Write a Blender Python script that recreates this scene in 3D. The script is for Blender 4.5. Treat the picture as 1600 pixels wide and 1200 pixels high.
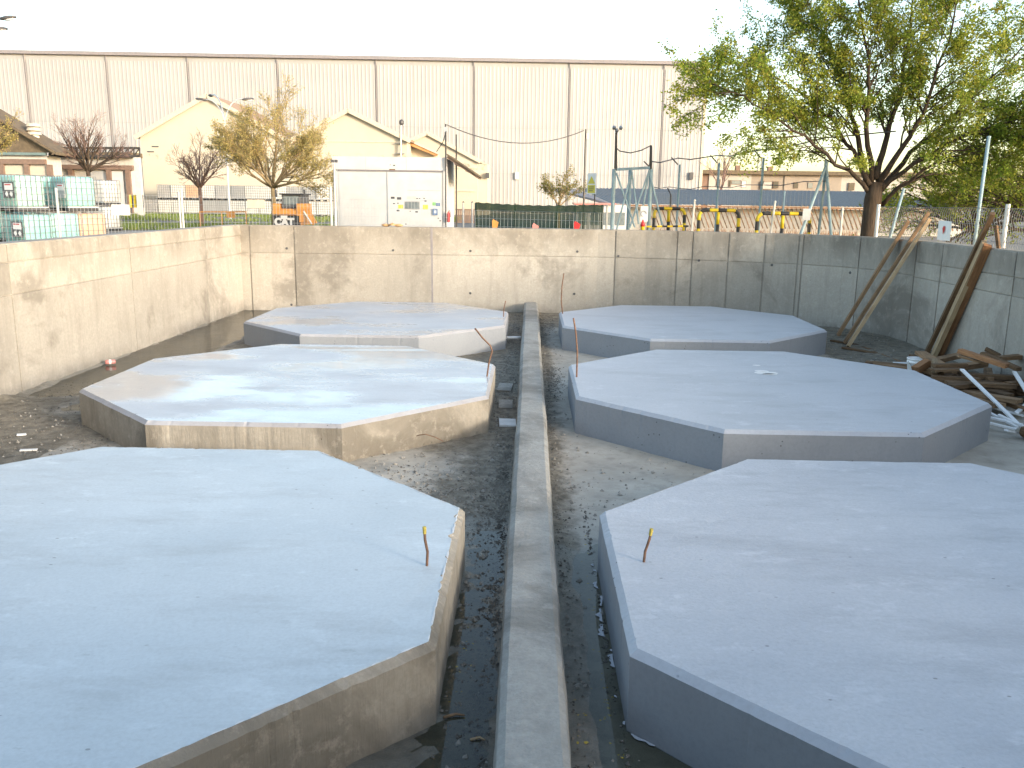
import bpy, math, random
from mathutils import Vector, Matrix, noise
for o in list(bpy.data.objects): bpy.data.objects.remove(o)
S = bpy.context.scene
COL = S.collection
R = math.radians
random.seed(7)

# ------------------------------------------------------------------ camera, sky, sun, exposure
F_PX, PITCH, YAW, ROLL, EYE = 1336.15, 0.2107, 0.0186, 0.0130, 2.6248
FW = Vector((-math.sin(YAW)*math.cos(PITCH), math.cos(YAW)*math.cos(PITCH), -math.sin(PITCH)))
RT0 = Vector((math.cos(YAW), math.sin(YAW), 0)); UP0 = RT0.cross(FW)
RT = RT0*math.cos(ROLL) + UP0*math.sin(ROLL); UP = -RT0*math.sin(ROLL) + UP0*math.cos(ROLL)
CAM = Vector((0, 0, EYE))
cd = bpy.data.cameras.new('camera'); cam = bpy.data.objects.new('camera', cd); COL.objects.link(cam)
cd.sensor_width = 36; cd.lens = F_PX/1600*36; cd.clip_start = 0.05; cd.clip_end = 3000
cam.matrix_world = Matrix(((RT.x, UP.x, -FW.x, 0), (RT.y, UP.y, -FW.y, 0), (RT.z, UP.z, -FW.z, EYE), (0, 0, 0, 1)))
S.camera = cam
SUN_EL, SUN_AZ = R(11.5), R(129)           # azimuth measured clockwise from +Y: the sun stands behind, to the right
to_sun = Vector((math.sin(SUN_AZ)*math.cos(SUN_EL), math.cos(SUN_AZ)*math.cos(SUN_EL), math.sin(SUN_EL)))
W = bpy.data.worlds.new('World'); S.world = W; W.use_nodes = True
wn = W.node_tree.nodes; wl = W.node_tree.links
sky = wn.new('ShaderNodeTexSky'); sky.sky_type = 'NISHITA'; sky.sun_disc = False
sky.sun_elevation = SUN_EL; sky.sun_rotation = SUN_AZ; sky.air_density = 1.0; sky.dust_density = 1.6; sky.ozone_density = 0.5
wn['Background'].inputs['Strength'].default_value = 0.15
wl.new(sky.outputs[0], wn['Background'].inputs['Color'])
sd = bpy.data.lights.new('sun', 'SUN'); sun = bpy.data.objects.new('sun', sd); COL.objects.link(sun)
sd.energy = 1.4; sd.angle = R(10); sd.color = (1.0, 0.915, 0.82)
sun.rotation_euler = to_sun.to_track_quat('Z', 'Y').to_euler()
sun.location = (20, -20, 30)
vs = S.view_settings
vs.view_transform = 'Standard'; vs.look = 'None'; vs.gamma = 1.0; vs.use_curve_mapping = False
vs.exposure = 1.93

# ------------------------------------------------------------------ measuring helpers (surveyed pixel -> place)
def ray(px, py): return FW*F_PX + RT*(px-800) + UP*(600-py)
def at(px, py, y):
    d = ray(px, py); return CAM + d*(y/d.y)
def atz(px, py, z):
    d = ray(px, py); return CAM + d*((z-EYE)/d.z)
def atx(px, py, x):
    d = ray(px, py); return CAM + d*(x/d.x)
def G(y):                                   # outside ground level
    t = min(1, max(0, (y-30)/35)); return 0.95 + 0.30*t
def nz(x, y, z=0.0, s=1.0): return noise.noise(Vector((x*s, y*s, z*s)))

# ------------------------------------------------------------------ materials
MATS = {}
class N:
    def __init__(self, name):
        self.m = bpy.data.materials.new(name); self.m.use_nodes = True
        self.t = self.m.node_tree; self.b = self.t.nodes['Principled BSDF']; self.out = self.t.nodes['Material Output']
        MATS[name] = self.m
        self.co = self.new('ShaderNodeTexCoord').outputs['Object']
    def new(self, k): return self.t.nodes.new(k)
    def set(self, sock, v):
        if hasattr(v, 'is_output'): self.t.links.new(v, sock)
        elif isinstance(v, (tuple, list)) and len(v) == 3 and sock.type == 'RGBA': sock.default_value = (*v, 1)
        else: sock.default_value = v
    def map(self, scale=(1, 1, 1), loc=(0, 0, 0), co=None):
        n = self.new('ShaderNodeMapping'); self.t.links.new(co or self.co, n.inputs[0])
        n.inputs['Scale'].default_value = scale; n.inputs['Location'].default_value = loc; return n.outputs[0]
    def noise(self, scale, detail=5, rough=.6, co=None, dist=0):
        n = self.new('ShaderNodeTexNoise'); self.t.links.new(co or self.co, n.inputs['Vector'])
        n.inputs['Scale'].default_value = scale; n.inputs['Detail'].default_value = detail
        n.inputs['Roughness'].default_value = rough; n.inputs['Distortion'].default_value = dist; return n.outputs['Fac']
    def voro(self, scale, co=None, feature='F1'):
        n = self.new('ShaderNodeTexVoronoi'); n.feature = feature; self.t.links.new(co or self.co, n.inputs['Vector'])
        n.inputs['Scale'].default_value = scale; return n.outputs['Distance']
    def ramp(self, f, lo, hi, a=0.0, b=1.0):
        n = self.new('ShaderNodeMapRange'); self.set(n.inputs[0], f)
        for i, v in zip((1, 2, 3, 4), (lo, hi, a, b)): n.inputs[i].default_value = v
        return n.outputs[0]
    def math(self, op, a, b=0.0):
        n = self.new('ShaderNodeMath'); n.operation = op; self.set(n.inputs[0], a); self.set(n.inputs[1], b); return n.outputs[0]
    def mix(self, f, a, b, mode='MIX'):
        n = self.new('ShaderNodeMix'); n.data_type = 'RGBA'; n.blend_type = mode
        self.set(n.inputs[0], f); self.set(n.inputs[6], a); self.set(n.inputs[7], b); return n.outputs[2]
    def attr(self, name):
        n = self.new('ShaderNodeAttribute'); n.attribute_name = name; return n.outputs['Fac']
    def rnd(self): return self.new('ShaderNodeObjectInfo').outputs['Random']
    def sep(self, co=None):
        n = self.new('ShaderNodeSeparateXYZ'); self.t.links.new(co or self.co, n.inputs[0]); return n.outputs
    def bump(self, h, strength, dist=.01):
        n = self.new('ShaderNodeBump'); self.t.links.new(h, n.inputs['Height'])
        n.inputs['Strength'].default_value = strength; n.inputs['Distance'].default_value = dist
        self.t.links.new(n.outputs[0], self.b.inputs['Normal'])
    def done(self, color, rough=.7, spec=.4, metal=0.0):
        self.set(self.b.inputs['Base Color'], color); self.set(self.b.inputs['Roughness'], rough)
        self.b.inputs['Specular IOR Level'].default_value = spec; self.b.inputs['Metallic'].default_value = metal
        return self.m

def plain(name, c, rough=.6, var=.18, scale=6, metal=0.0, spec=.4, bump=0.0):
    n = N(name); f = n.noise(scale)
    d = tuple(v*(1-var*1.6) for v in c); e = tuple(min(1, v*(1+var)) for v in c)
    if bump: n.bump(n.noise(scale*6), bump)
    return n.done(n.mix(n.ramp(f, .3, .7), d, e), n.ramp(f, .3, .7, rough*.85, min(1, rough*1.15)), spec, metal)

def concrete(name, light, dark, stain, streak=.5, tint=.12, bump=.35):
    n = N(name)
    a = n.ramp(n.noise(.9, 7, .65), .35, .68)
    c = n.mix(a, light, dark)
    b = n.ramp(n.noise(1.0, 6, .7, n.map((5, 5, .45))), .50, .78, 0, streak)      # vertical run marks
    c = n.mix(b, c, stain)
    s = n.ramp(n.noise(.55, 8, .68, n.map(loc=(3, 8, 1)), .6), .52, .62, 0, .78)      # blotches
    c = n.mix(s, c, stain)
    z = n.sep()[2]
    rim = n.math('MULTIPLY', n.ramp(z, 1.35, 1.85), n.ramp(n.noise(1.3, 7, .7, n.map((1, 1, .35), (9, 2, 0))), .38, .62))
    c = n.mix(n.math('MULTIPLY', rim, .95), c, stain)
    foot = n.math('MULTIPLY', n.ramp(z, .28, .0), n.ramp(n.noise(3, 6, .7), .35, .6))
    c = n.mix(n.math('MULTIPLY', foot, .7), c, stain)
    fine = n.noise(26, 8, .8)
    c = n.mix(n.ramp(fine, .40, .66, 0, .5), c, tuple(v*.72 for v in dark))
    c = n.mix(n.ramp(n.noise(6.5, 8, .75, n.map(loc=(5, 1, 7))), .54, .66, 0, .4), c, tuple(v*1.15 for v in light))
    pit = n.ramp(n.voro(7.5), .035, .06, 1, 0); keep = n.ramp(n.noise(2.2, 2), .52, .6)
    pit = n.math('MULTIPLY', pit, keep)
    c = n.mix(n.math('MULTIPLY', pit, .75), c, (.05, .045, .04))
    t = n.ramp(n.rnd(), 0, 1, 1-tint, 1+tint*.6)
    tn = n.new('ShaderNodeVectorMath'); tn.operation = 'SCALE'; n.t.links.new(c, tn.inputs[0]); n.set(tn.inputs['Scale'], t)
    h = n.math('ADD', n.noise(30, 5, .7, n.map((1, 1, .12))), n.math('MULTIPLY', pit, -1.2))
    n.bump(h, bump, .012)
    return n.done(tn.outputs[0], .86, .3)
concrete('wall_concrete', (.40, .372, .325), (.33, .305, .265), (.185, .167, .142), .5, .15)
concrete('kerb_concrete', (.39, .372, .33), (.295, .28, .248), (.165, .153, .13), .45, 0, .9)
concrete('plinth_concrete', (.39, .352, .29), (.29, .26, .212), (.13, .113, .088), .65, .04, .8)

def paint_top(name, base, pale, dirt, wet, rough=.55, bump=.12, fleck=0.25):
    n = N(name)
    a = n.ramp(n.noise(.8, 6, .6, n.map((1, 1.2, 1))), .32, .68)
    c = n.mix(a, base, pale)
    st = n.ramp(n.noise(1.6, 9, .75, n.map((.5, 1.6, 1), (4, 4, 0))), .50, .68, 0, .75)
    c = n.mix(st, c, dirt)
    gr = n.ramp(n.noise(45, 8, .8), .42, .66, 0, .30); c = n.mix(gr, c, tuple(v*.72 for v in dirt))
    lt = n.ramp(n.noise(3.4, 9, .78, n.map((.7, 1.3, 1), (11, 5, 0))), .56, .66, 0, .5); c = n.mix(lt, c, tuple(min(1, v*1.18) for v in pale))
    fl = n.math('MULTIPLY', n.ramp(n.noise(9, 6, .75, n.map((.6, 1.5, 1))), .62, .70), fleck)
    c = n.mix(fl, c, tuple(v*.45 for v in dirt))
    sp = n.math('MULTIPLY', n.ramp(n.voro(6.0, n.map((1, 1.6, 1))), .05, .08, 1, 0), n.ramp(n.noise(1.7, 2, .5, n.map(loc=(7, 1, 0))), .47, .55))
    c = n.mix(n.math('MULTIPLY', sp, .6), c, (.09, .085, .08))
    w = n.ramp(n.noise(.55, 6, .62, n.map((.7, 1.5, 1), (1.7, 3.1, 0))), *wet)      # thin film of water left in the low spots
    c = n.mix(n.math('MULTIPLY', w, .30), c, tuple(v*.72 for v in base))
    n.bump(n.math('MULTIPLY', n.math('ADD', n.noise(38, 5, .7), n.noise(6, 3)), n.ramp(w, 0, 1, 1, .04)), bump, .01)
    return n.done(c, n.ramp(w, 0, 1, rough, .06), .5)
DRY = (.80, .90, 0, .5)
paint_top('paint_pale_blue', (.435, .485, .505), (.505, .55, .565), (.37, .395, .40), (.55, .72, 0, .45), .52, .07)
paint_top('paint_wet_blue', (.44, .455, .47), (.52, .54, .55), (.38, .385, .385), (.43, .56, 0, .92), .5, .07)
paint_top('paint_damp_blue', (.42, .435, .455), (.49, .505, .515), (.38, .375, .37), (.46, .62, 0, .8), .5, .07)
paint_top('paint_grey_blue', (.395, .415, .44), (.45, .465, .49), (.335, .345, .36), DRY, .55, .30)
paint_top('paint_rough_blue', (.395, .412, .44), (.455, .47, .49), (.315, .325, .345), DRY, .6, .55)
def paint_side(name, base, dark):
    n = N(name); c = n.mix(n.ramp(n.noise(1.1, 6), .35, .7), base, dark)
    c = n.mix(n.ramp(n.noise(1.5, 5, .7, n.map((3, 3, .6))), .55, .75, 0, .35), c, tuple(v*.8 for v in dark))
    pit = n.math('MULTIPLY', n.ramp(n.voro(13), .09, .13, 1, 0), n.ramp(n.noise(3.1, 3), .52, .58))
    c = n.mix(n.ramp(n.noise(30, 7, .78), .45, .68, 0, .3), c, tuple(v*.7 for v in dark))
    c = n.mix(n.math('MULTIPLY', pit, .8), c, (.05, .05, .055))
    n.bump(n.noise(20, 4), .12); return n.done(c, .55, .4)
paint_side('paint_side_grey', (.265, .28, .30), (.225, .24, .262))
paint_side('paint_chamfer', (.40, .42, .45), (.34, .355, .385))
paint_side('paint_chamfer_pink', (.36, .36, .375), (.29, .28, .28))

n = N('pit_floor_mat'); mud = n.attr('mud'); wet = n.attr('wet')
dry = n.mix(n.ramp(n.noise(1.4, 8, .68), .35, .66), (.44, .40, .335), (.31, .28, .23))
dry = n.mix(n.ramp(n.noise(5, 7, .7), .5, .72, 0, .6), dry, (.19, .172, .14))
md = n.mix(n.ramp(n.noise(7, 9, .72), .35, .65), (.085, .073, .054), (.25, .220, .168))
m2 = n.ramp(n.math('ADD', mud, n.ramp(n.noise(4.5, 9, .75), 0, 1, -.55, .55)), .38, .62)
c = n.mix(m2, dry, md)
w2 = n.ramp(n.math('ADD', wet, n.ramp(n.noise(3, 7, .7), 0, 1, -.4, .4)), .35, .65)
c = n.mix(n.math('MULTIPLY', w2, .55), c, (.105, .102, .084))
n.bump(n.math('MULTIPLY', n.noise(22, 8, .75), n.ramp(m2, 0, 1, .35, 1.0)), .8, .02)
n.done(c, n.ramp(w2, 0, 1, .88, .30), .45)

n = N('water'); fr = n.new('ShaderNodeFresnel'); fr.inputs['IOR'].default_value = 1.33
tr = n.new('ShaderNodeBsdfTransparent'); tr.inputs[0].default_value = (.80, .80, .72, 1)
gl = n.new('ShaderNodeBsdfGlossy'); gl.inputs['Roughness'].default_value = .03
mx = n.new('ShaderNodeMixShader')
for a_, b_ in ((fr.outputs[0], mx.inputs[0]), (tr.outputs[0], mx.inputs[1]), (gl.outputs[0], mx.inputs[2]), (mx.outputs[0], n.out.inputs[0])): n.t.links.new(a_, b_)

def wood(name, light, dark):
    n = N(name); g = n.noise(3.0, 8, .7, n.map((1.0, 14, 14)), .5)
    c = n.mix(n.ramp(g, .35, .68), light, dark)
    c = n.mix(n.ramp(n.noise(2.2, 5), .5, .72, 0, .6), c, tuple(v*.5 for v in dark))
    t = n.ramp(n.rnd(), 0, 1, .65, 1.25)
    tn = n.new('ShaderNodeVectorMath'); tn.operation = 'SCALE'; n.t.links.new(c, tn.inputs[0]); n.set(tn.inputs['Scale'], t)
    n.bump(g, .35); return n.done(tn.outputs[0], .8, .25)
wood('wood_brown', (.30, .19, .105), (.14, .085, .048)); wood('wood_dark', (.22, .135, .072), (.07, .042, .024))
wood('wood_orange', (.36, .185, .085), (.19, .09, .045)); wood('wood_tan', (.42, .31, .185), (.25, .17, .10))

n = N('ground_mat'); c = n.mix(n.ramp(n.noise(.12, 8, .65), .4, .6), (.24, .225, .20), (.17, .16, .145))
c = n.mix(n.ramp(n.noise(3, 7, .7), .4, .7, 0, .5), c, (.12, .115, .105)); n.bump(n.noise(18, 6), .4); n.done(c, .9, .2)
n = N('grass_mat'); c = n.mix(n.ramp(n.noise(1.3, 5), .35, .65), (.105, .155, .035), (.16, .19, .055)); n.done(c, .8, .2)
n = N('lawn_soil'); c = n.mix(n.ramp(n.noise(.8, 6), .4, .6), (.095, .13, .035), (.20, .17, .11)); n.done(c, .9, .1)

def cladding(name, a, b):
    n = N(name); c = n.mix(n.ramp(n.noise(.6, 6, .7, n.map((6, 6, .12))), .35, .68), a, b)
    c = n.mix(n.ramp(n.noise(.25, 5, .6), .45, .7, 0, .35), c, tuple(v*.88 for v in b))
    t = n.ramp(n.rnd(), 0, 1, .955, 1.02)
    tn = n.new('ShaderNodeVectorMath'); tn.operation = 'SCALE'; n.t.links.new(c, tn.inputs[0]); n.set(tn.inputs['Scale'], t)
    return n.done(tn.outputs[0], .5, .4)
cladding('cladding', (.345, .345, .345), (.305, .304, .303))
cladding('roof_grey', (.15, .148, .145), (.105, .103, .10))
n = N('cream_render'); c = n.mix(n.ramp(n.noise(.35, 7, .65), .35, .65), (.46, .425, .355), (.425, .39, .32))
z = n.sep()[2]; band = n.math('MULTIPLY', n.ramp(z, 3.95, 4.25), n.ramp(z, 5.2, 4.8)); band = n.math('MULTIPLY', band, n.ramp(n.noise(.9, 9, .75, n.map((1, 1, .9), (2.2, 0, 0))), .53, .60))
c = n.mix(n.math('MULTIPLY', band, .8), c, (.30, .26, .20)); c = n.mix(n.ramp(n.noise(1, 6, .7, n.map((3, 3, .25))), .55, .8, 0, .25), c, (.46, .40, .29)); n.done(c, .85, .2)
plain('cream_trim', (.52, .46, .36), .8, .1); plain('roof_tile', (.33, .23, .16), .85, .2, 3); plain('orange_trim', (.52, .25, .10), .7, .15)
plain('white_paint', (.50, .50, .495), .6, .06, 2); plain('white_plastic', (.78, .78, .77), .4, .05); plain('off_white', (.48, .465, .43), .7, .1)
plain('white_dirty', (.62, .62, .61), .55, .14, 5)
plain('dark_metal', (.055, .05, .047), .5, .2, metal=.3); plain('grey_metal', (.33, .33, .33), .4, .15, metal=.7); plain('galvanised', (.50, .51, .52), .45, .12, metal=.6)
plain('steel_wire', (.20, .20, .20), .5, .15, metal=.5); plain('fascia', (.22, .205, .215), .6, .1)
plain('black_plastic', (.03, .03, .032), .5, .2); plain('charcoal', (.075, .075, .08), .5, .15)
plain('red_paint', (.50, .025, .03), .4, .12); plain('pink_red', (.55, .23, .21), .4, .15); plain('orange_paint', (.52, .24, .06), .5, .15); plain('yellow_paint', (.62, .45, .02), .5, .15)
plain('sign_yellow', (.60, .52, .08), .5, .06); plain('blue_paint', (.23, .32, .355), .6, .14, 4); plain('sign_blue', (.14, .20, .32), .5, .1); plain('sign_green', (.20, .45, .16), .5, .1)
plain('brown_frame', (.19, .13, .10), .7, .15); plain('beige_panel', (.48, .42, .33), .7, .08); plain('dark_roof', (.13, .10, .065), .85, .25, 3)
plain('teal_trim', (.14, .20, .20), .6, .15); plain('grey_panel', (.36, .38, .40), .5, .1); plain('window_dark', (.035, .04, .045), .12, .2, spec=.6)
plain('window_mid', (.16, .19, .20), .12, .15, spec=.6); plain('apartment_wall', (.27, .23, .19), .85, .1, 1); plain('apartment_white', (.38, .36, .33), .85, .08, 1)
plain('apartment_brick', (.20, .13, .10), .85, .2, 2); plain('rust', (.17, .095, .06), .85, .3, 30); plain('rubber', (.02, .02, .02), .8, .2)
plain('twig_red', (.20, .13, .11), .85, .2); plain('twig_tan', (.27, .20, .11), .85, .2)
plain('glove_tan', (.42, .27, .14), .8, .2, 12); plain('tape_yellow', (.42, .34, .07), .6, .2, 40); plain('leaf_dry', (.45, .34, .06), .7, .3, 3)
plain('clod', (.15, .137, .115), .9, .4, 3); plain('paper', (.72, .72, .70), .7, .04); plain('slag_brown', (.21, .12, .07), .85, .3, 4); plain('tyre_dark', (.035, .03, .028), .7, .3)
n = N('bark'); c = n.mix(n.ramp(n.noise(6, 7, .7, n.map((3, 3, .5))), .35, .65), (.085, .062, .044), (.035, .026, .02)); n.bump(n.noise(9, 6, .7, n.map((3, 3, .5))), .9, .03); n.done(c, .9, .2)
def leaf(name, a, b, c2):
    n = N(name); r = n.new('ShaderNodeTexWhiteNoise'); r.noise_dimensions = '3D'
    v = n.new('ShaderNodeVectorMath'); v.operation = 'SNAP'; v.inputs[1].default_value = (.12, .12, .12); n.t.links.new(n.co, v.inputs[0]); n.t.links.new(v.outputs[0], r.inputs['Vector'])
    c = n.mix(n.ramp(n.noise(.7, 4), .38, .62), a, b); c = n.mix(n.ramp(r.outputs['Value'], .55, .95, 0, .8), c, c2)
    n.done(c, .6, .25)
    tl = n.new('ShaderNodeBsdfTranslucent'); n.t.links.new(c, tl.inputs[0]); m = n.new('ShaderNodeMixShader'); m.inputs[0].default_value = .45
    n.t.links.new(n.b.outputs[0], m.inputs[1]); n.t.links.new(tl.outputs[0], m.inputs[2]); n.t.links.new(m.outputs[0], n.out.inputs[0])
leaf('leaf_green', (.15, .225, .025), (.23, .275, .035), (.38, .34, .055)); leaf('leaf_yellow', (.43, .35, .14), (.36, .31, .10), (.45, .35, .15)); leaf('leaf_olive', (.17, .175, .05), (.22, .20, .06), (.30, .24, .08))
def ibc_plastic(name, c):
    n = N(name); cc = n.mix(n.ramp(n.noise(1.2, 4), .3, .7), c, tuple(min(1, v*1.18) for v in c)); n.done(cc, .35, .4)
    tl = n.new('ShaderNodeBsdfTranslucent'); n.t.links.new(cc, tl.inputs[0]); m = n.new('ShaderNodeMixShader'); m.inputs[0].default_value = .25
    n.t.links.new(n.b.outputs[0], m.inputs[1]); n.t.links.new(tl.outputs[0], m.inputs[2]); n.t.links.new(m.outputs[0], n.out.inputs[0])
ibc_plastic('ibc_teal', (.30, .60, .57)); ibc_plastic('ibc_teal_pale', (.40, .66, .61)); ibc_plastic('ibc_orange', (.72, .47, .31)); ibc_plastic('ibc_white', (.74, .74, .72)); ibc_plastic('ibc_grey', (.44, .45, .46))
n = N('shade_net'); c = n.mix(n.ramp(n.noise(1.1, 5), .35, .65), (.032, .060, .036), (.06, .095, .058)); n.done(c, .9, .15)
tp = n.new('ShaderNodeBsdfTransparent'); m = n.new('ShaderNodeMixShader'); m.inputs[0].default_value = .80
n.t.links.new(tp.outputs[0], m.inputs[1]); n.t.links.new(n.b.outputs[0], m.inputs[2]); n.t.links.new(m.outputs[0], n.out.inputs[0])

# ------------------------------------------------------------------ mesh helpers
class MB:
    def __init__(self): self.v = []; self.f = []
    def add(self, vs, fs):
        k = len(self.v); self.v += [tuple(p) for p in vs]; self.f += [tuple(i+k for i in f) for f in fs]; return self
    def box(self, lo, hi, M=None):
        (a, b, c), (d, e, f) = lo, hi
        v = [Vector(p) for p in ((a, b, c), (d, b, c), (d, e, c), (a, e, c), (a, b, f), (d, b, f), (d, e, f), (a, e, f))]
        if M is not None: v = [M @ p for p in v]
        return self.add(v, [(3, 2, 1, 0), (4, 5, 6, 7), (0, 1, 5, 4), (1, 2, 6, 5), (2, 3, 7, 6), (3, 0, 4, 7)])
    def cbox(self, c, s, M=None):
        return self.box([c[i]-s[i]/2 for i in range(3)], [c[i]+s[i]/2 for i in range(3)], M)
    def bar(self, p, q, w, h, up=(0, 0, 1)):          # board from p to q, w wide, h thick
        p, q = Vector(p), Vector(q); d = (q-p); L = d.length; d.normalize()
        s = d.cross(Vector(up)); s = s.normalized() if s.length > 1e-4 else Vector((1, 0, 0)); u = s.cross(d)
        M = Matrix(((d.x, s.x, u.x, p.x), (d.y, s.y, u.y, p.y), (d.z, s.z, u.z, p.z), (0, 0, 0, 1)))
        return self.box((0, -w/2, -h/2), (L, w/2, h/2), M)
    def tube(self, pts, r, n=6, cap=True):
        pts = [Vector(p) for p in pts]; k = len(pts); rr = r if isinstance(r, (list, tuple)) else [r]*k
        vs = []; ref = None
        for i, p in enumerate(pts):
            d = (pts[min(i+1, k-1)]-pts[max(i-1, 0)])
            d = d.normalized() if d.length > 1e-9 else Vector((0, 0, 1))
            if ref is None: ref = Vector((1, 0, 0)) if abs(d.x) < .8 else Vector((0, 1, 0))
            a = ref-d*ref.dot(d); a.normalize(); ref = a; b = d.cross(a)
            for j in range(n):
                t = 2*math.pi*j/n; vs.append(p+(a*math.cos(t)+b*math.sin(t))*rr[i])
        fs = [(i*n+j, i*n+(j+1) % n, (i+1)*n+(j+1) % n, (i+1)*n+j) for i in range(k-1) for j in range(n)]
        if cap: fs += [tuple(range(n-1, -1, -1)), tuple((k-1)*n+j for j in range(n))]
        return self.add(vs, fs)
    def lathe(self, prof, n=16, c=(0, 0, 0), cap=True):
        vs = [(c[0]+r*math.cos(2*math.pi*j/n), c[1]+r*math.sin(2*math.pi*j/n), c[2]+z) for r, z in prof for j in range(n)]
        k = len(prof); fs = [(i*n+j, i*n+(j+1) % n, (i+1)*n+(j+1) % n, (i+1)*n+j) for i in range(k-1) for j in range(n)]
        if cap: fs += [tuple(range(n-1, -1, -1)), tuple((k-1)*n+j for j in range(n))]
        return self.add(vs, fs)
    def prism(self, poly, vec):                       # polygon of 3-D points swept along vec
        poly = [Vector(p) for p in poly]; k = len(poly); vec = Vector(vec)
        nr = sum(((poly[i]).cross(poly[(i+1) % k]) for i in range(k)), Vector())
        if nr.dot(vec) > 0: poly = poly[::-1]
        return self.add(poly+[p+vec for p in poly], [tuple(range(k)), tuple(range(2*k-1, k-1, -1))]+[(i, i+k, (i+1) % k+k, (i+1) % k) for i in range(k)])
    def ball(self, c, r, n=8, m=5):
        c = Vector(c); r = (r, r, r) if not isinstance(r, (list, tuple)) else r
        return self.lathe([(1e-3 if i in (0, m) else math.sin(math.pi*i/m), -math.cos(math.pi*i/m)) for i in range(m+1)], n).scale_last(n*(m+1), c, r)
    def scale_last(self, k, c, r):
        for i in range(len(self.v)-k, len(self.v)):
            x, y, z = self.v[i]; self.v[i] = (c[0]+x*r[0], c[1]+y*r[1], c[2]+z*r[2])
        return self
    def mesh(self, name, mat, smooth=False):
        me = bpy.data.meshes.new(name); me.from_pydata(self.v, [], self.f); me.update()
        if mat: me.materials.append(MATS[mat])
        if smooth: me.polygons.foreach_set('use_smooth', [True]*len(me.polygons))
        return me
    def build(self, name, mat, parent=None, smooth=False, loc=None):
        return link(name, self.mesh(name, mat, smooth), parent, loc)
def link(name, me, parent=None, loc=None):
    o = bpy.data.objects.new(name, me); COL.objects.link(o)
    if parent is not None: o.parent = parent
    if loc is not None: o.location = loc
    return o
def tag(o, label=None, cat=None, group=None, kind=None):
    for k, v in (('label', label), ('category', cat), ('group', group), ('kind', kind)):
        if v: o[k] = v
    return o
def thing(name, label, cat, loc=(0, 0, 0), rz=0, group=None):
    o = bpy.data.objects.new(name, None); COL.objects.link(o); o.location = loc; o.rotation_euler = (0, 0, rz); o.empty_display_size = .2
    return tag(o, label, cat, group)
def dup(src, loc, rz, label=None, group=None):
    def cp(o, par):
        c = o.copy(); COL.objects.link(c); c.parent = par
        for ch in list(o.children): cp(ch, c)
        return c
    r = cp(src, None); r.location = loc; r.rotation_euler = (0, 0, rz)
    if label: r['label'] = label
    if group: r['group'] = group
    return r
def text_mesh(txt, size, depth=.004, bold=0.0):
    cu = bpy.data.curves.new('lettering', 'FONT'); cu.body = txt; cu.size = size; cu.extrude = depth; cu.offset = bold
    cu.align_x = 'CENTER'; cu.align_y = 'CENTER'; cu.resolution_u = 3
    o = bpy.data.objects.new('lettering', cu); COL.objects.link(o); dg = bpy.context.evaluated_depsgraph_get()
    me = bpy.data.meshes.new_from_object(o.evaluated_get(dg)); bpy.data.objects.remove(o); bpy.data.curves.remove(cu); return me
def lettering(txt, size, mat, parent, loc, rot=(R(90), 0, 0), bold=0.0, name='lettering'):
    me = text_mesh(txt, size, .004, bold); me.materials.clear(); me.materials.append(MATS[mat])
    o = link(name, me, parent, loc); o.rotation_euler = rot; return o

# ------------------------------------------------------------------ the ground outside and the pit
HZ, BV, OW = 0.45, 0.037, 4.7177
PLX = dict(L1=(-2.799, 4.893), L2=(-2.802, 10.471), L3=(-2.768, 16.14), R1=(2.893, 4.875), R2=(2.915, 10.524), R3=(2.969, 16.211))
CURVE = [(0.30, 20.42), (1.6, 20.36), (2.7, 20.20), (3.7, 19.93), (4.6, 19.60), (5.4, 19.22), (6.05, 18.80), (6.6, 18.25), (6.98, 17.55), (7.15, 16.9), (7.2, 16.2)]
PATHS = dict(left=[(-6.82, 0.4), (-6.82, 20.23)], back=[(-7.12, 20.24), (-6.0, 20.27)]+CURVE, right=[(7.2, 16.195), (7.2, 0.4)])
def nrm(path, i):
    a = Vector(path[max(i-1, 0)]); b = Vector(path[min(i+1, len(path)-1)]); d = (b-a).normalized(); return Vector((d.y, -d.x))
TH = .30
def core(path):
    mb = MB(); vs = []
    for i, p in enumerate(path):
        n2 = nrm(path, i); q = Vector(p)-n2*TH
        vs += [(p[0], p[1], -.25), (p[0], p[1], 2.0), (q.x, q.y, 2.0), (q.x, q.y, -.25)]
    fs = []
    for i in range(len(path)-1):
        a = i*4; b = a+4
        fs += [(a, a+1, b+1, b), (a+1, a+2, b+2, b+1), (a+2, a+3, b+3, b+2), (a+3, a, b, b+3)]
    k = (len(path)-1)*4; fs += [(3, 2, 1, 0), (k, k+1, k+2, k+3)]
    return mb.add(vs, fs)
def locate(path, s):
    for i in range(len(path)-1):
        a, b = Vector(path[i]), Vector(path[i+1]); L = (b-a).length
        if s <= L or i == len(path)-2: return a+(b-a)*(s/L), i
        s -= L
def plen(path): return sum((Vector(path[i+1])-Vector(path[i])).length for i in range(len(path)-1))
def cum(path):
    r = [0]
    for i in range(len(path)-1): r.append(r[-1]+(Vector(path[i+1])-Vector(path[i])).length)
    return r
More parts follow.
